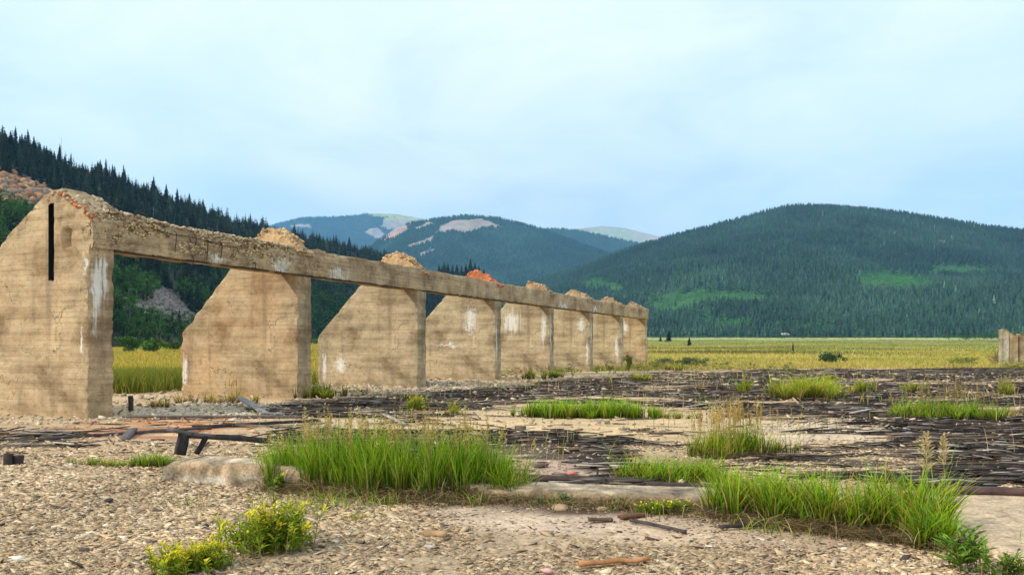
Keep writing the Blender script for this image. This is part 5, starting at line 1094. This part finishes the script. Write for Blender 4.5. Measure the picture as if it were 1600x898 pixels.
# meadow-edge growth at the mountain foot: willows
n = 900; U_ = rg.uniform(470, 1700, n); Yd = rg.uniform(700, 1000, n); Xd = (U_-800)/F*Yd; Pd = np.stack([Xd, Yd, ground_z(Xd, Yd)-.3], -1)
o = scatter('willow_thicket', BL_S, Pd, rg.uniform(1.5, 4.5, n), np.full(n, 1.8), gcol(n, (0.07, 0.13, 0.035), rg, .5), M_leaf, rg); tag(o, 'line of green willow thicket at the foot of the mountain', 'shrubs')
n = 5000; Yd = rg.uniform(110, 900, n); Xd = rg.uniform(-.7, .72, n)*Yd; kq = (fbm(Xd*.01, Yd*.03, 0, 58, 4) > rg.uniform(-.5, .5, n)); Xd, Yd = Xd[kq], Yd[kq]; n = len(Xd)
o = scatter('low_scrub', BL_S, np.stack([Xd, Yd, ground_z(Xd, Yd)-.15], -1), rg.uniform(.3, 1.0, n)*np.interp(Yd, [100, 900], [.7, 2.0]), np.full(n, 2.0), gcol(n, (0.20, 0.24, 0.07), rg, .5), M_leaf, rg); tag(o, 'low green scrub dotted over the far meadow', 'scrub', kind='stuff')
n = 420; Xd = rg.uniform(-2, 44, n); Yd = field_edge(Xd)+rg.normal(0, 3.0, n)-1; kq = fbm(Xd*.12, Yd*.2, 0, 63, 3) > rg.uniform(-.3, .4, n); Xd, Yd = Xd[kq], Yd[kq]; n = len(Xd); pc_ = np.array([(0.17, 0.22, 0.06), (0.26, 0.28, 0.08), (0.42, 0.33, 0.13), (0.12, 0.15, 0.06)])[rg.integers(4, size=n)]
o = scatter('rim_scrub', BLOBS, np.stack([Xd, Yd, ground_z(Xd, Yd)-.15], -1), rg.uniform(.3, .85, n), np.full(n, 1.9), pc_, M_leaf, rg); tag(o, 'low sage and dry scrub along the far rim of the litter', 'scrub', kind='stuff')
# larger dark trees by the far right
for q in range(26):
    a = rt.uniform(1475, 1600); d_ = rt.uniform(560, 700); x = (a-800)/F*d_; plant_tree('b', (x, d_, float(ground_z(np.array([x]), np.array([d_]))[0])-.3), rt.uniform(4, 7.5), rt.uniform(0, 6), 'dark green tree in the far grove left of the pale wall fragment', 'grove at the far right of the meadow', 1.3)
# pale camper far off at the foot of the mountain
cx_, cy_ = (1226-800)/F*880, 880; cz = EYE+(HV-524)/F*880
cam_r = empty('camper', (cx_, cy_, cz)); tag(cam_r, 'tiny pale camper parked far off at the foot of the right mountain', 'camper')
mb = MB(); mb.add(bv*np.array([6.5, 2.4, 2.2])+np.array([0, 0, 1.7]), bf, (0.42, 0.45, 0.5)); mb.add(bv*np.array([1.8, 2.2, 1.5])+np.array([4.1, 0, 1.25]), bf, (0.42, 0.45, 0.5)); mb.build('body', M_chip, cam_r)
for wx in (-1.8, 1.6):
    mb = MB(); mb.add(bv*np.array([1.3, .06, .7])+np.array([wx, -1.24, 2.0]), bf, (0.04, 0.05, 0.06)); mb.build('window', M_chip, cam_r)
for wx in (-1.6, 3.8):
    mb = MB(); mb.tube([(wx, -1.25, .4), (wx, 1.25, .4)], .42, 10, (0.03, 0.03, 0.03)); mb.build('wheel', M_chip, cam_r)
# thin leaning pole in the meadow
d_ = 115.; a0, a1 = 1330, 1336; x = (a0-800)/F*d_; zg = float(ground_z(np.array([x]), np.array([d_]))[0]); mb = MB(); mb.tube([(0, 0, -.1), (.3, 0, .55), (.56, 0, 1.15)], [.045, .04, .035], 6, (0.6, 0.5, 0.32)); o = mb.build('leaning_pole', M_bark); o.location = (x, d_, zg); tag(o, 'thin pale leaning pole in the meadow right of the dark bush', 'pole')

# meadow grass (uncountable)
rm = np.random.default_rng(91)
def meadow(name, n, y0, y1, xr, h, wd, pal, label, dens=None, seg=2):
    Y_ = y0+(y1-y0)*rm.random(n)**1.7; X_ = rm.uniform(xr[0], xr[1], n)*Y_; fe = field_edge(X_); k = Y_ > fe+rm.normal(0, .8, n)-.2
    if dens is not None: k &= rm.random(n) < dens(X_, Y_)
    X_, Y_ = X_[k], Y_[k]; m = len(X_); c = pal(X_, Y_, m); V, F_, cc = blades(X_, Y_, ground_z(X_, Y_)-.02, h(X_, Y_, m), wd(X_, Y_, m), .35, rm, c*.75, c, seg=seg)
    o = mk(name, V, F_, M_grass, None, cc); tag(o, label, 'grass', kind='stuff')
def mp(X_, Y_, m):
    return field_col(X_, Y_)*rm.uniform(.75, 1.25, (m, 1))
meadow('meadow_grass', 130000, 45, 620, (-.15, .75), lambda X, Y, m: rm.uniform(.15, .5, m), lambda X, Y, m: Y*.0011, mp, 'yellow green meadow grass beyond the end of the ruin')
meadow('meadow_grass', 90000, 26, 400, (-.72, -.05), lambda X, Y, m: rm.uniform(.2, .55, m), lambda X, Y, m: Y*.0011, lambda X, Y, m: (np.array((0.50, 0.38, 0.07))+np.clip(fbm(X*.2, Y*.3, 0, 35, 3)*1.5, -.2, .8)[:, None]*np.array((-.16, -.04, 0)))*rm.uniform(.7, 1.3, (m, 1)), 'golden meadow grass seen between the piers')
def reed_c(X, Y, m): t = rm.random((m, 1)); return (np.array((0.12, 0.17, 0.03))*(1-t)+np.array((0.36, 0.34, 0.05))*t)*rm.uniform(.7, 1.3, (m, 1))
meadow('tall_meadow_grass', 60000, 27, 34, (-.72, -.2), lambda X, Y, m: rm.uniform(.35, .95, m), lambda X, Y, m: np.full(m, .022), reed_c, 'tall green grass fringe just behind the first piers', seg=3)

# ------------------------------------------------------------------ haze
bv, bf = box_t()
hm = bpy.data.materials.new('haze'); hm.use_nodes = True; t = hm.node_tree; t.nodes.clear(); pv = t.nodes.new('ShaderNodeVolumePrincipled'); ou = t.nodes.new('ShaderNodeOutputMaterial')
pv.inputs['Color'].default_value = (0.24, 0.58, 1.0, 1); pv.inputs['Density'].default_value = 0.0001; pv.inputs['Anisotropy'].default_value = 0.1
t.links.new(pv.outputs[0], ou.inputs['Volume'])
hz = mk('haze', bv*np.array([12400, 11000, 1800])+np.array([0, 4600, 1800/2-60]), bf, hm); tag(hz, kind='stuff')
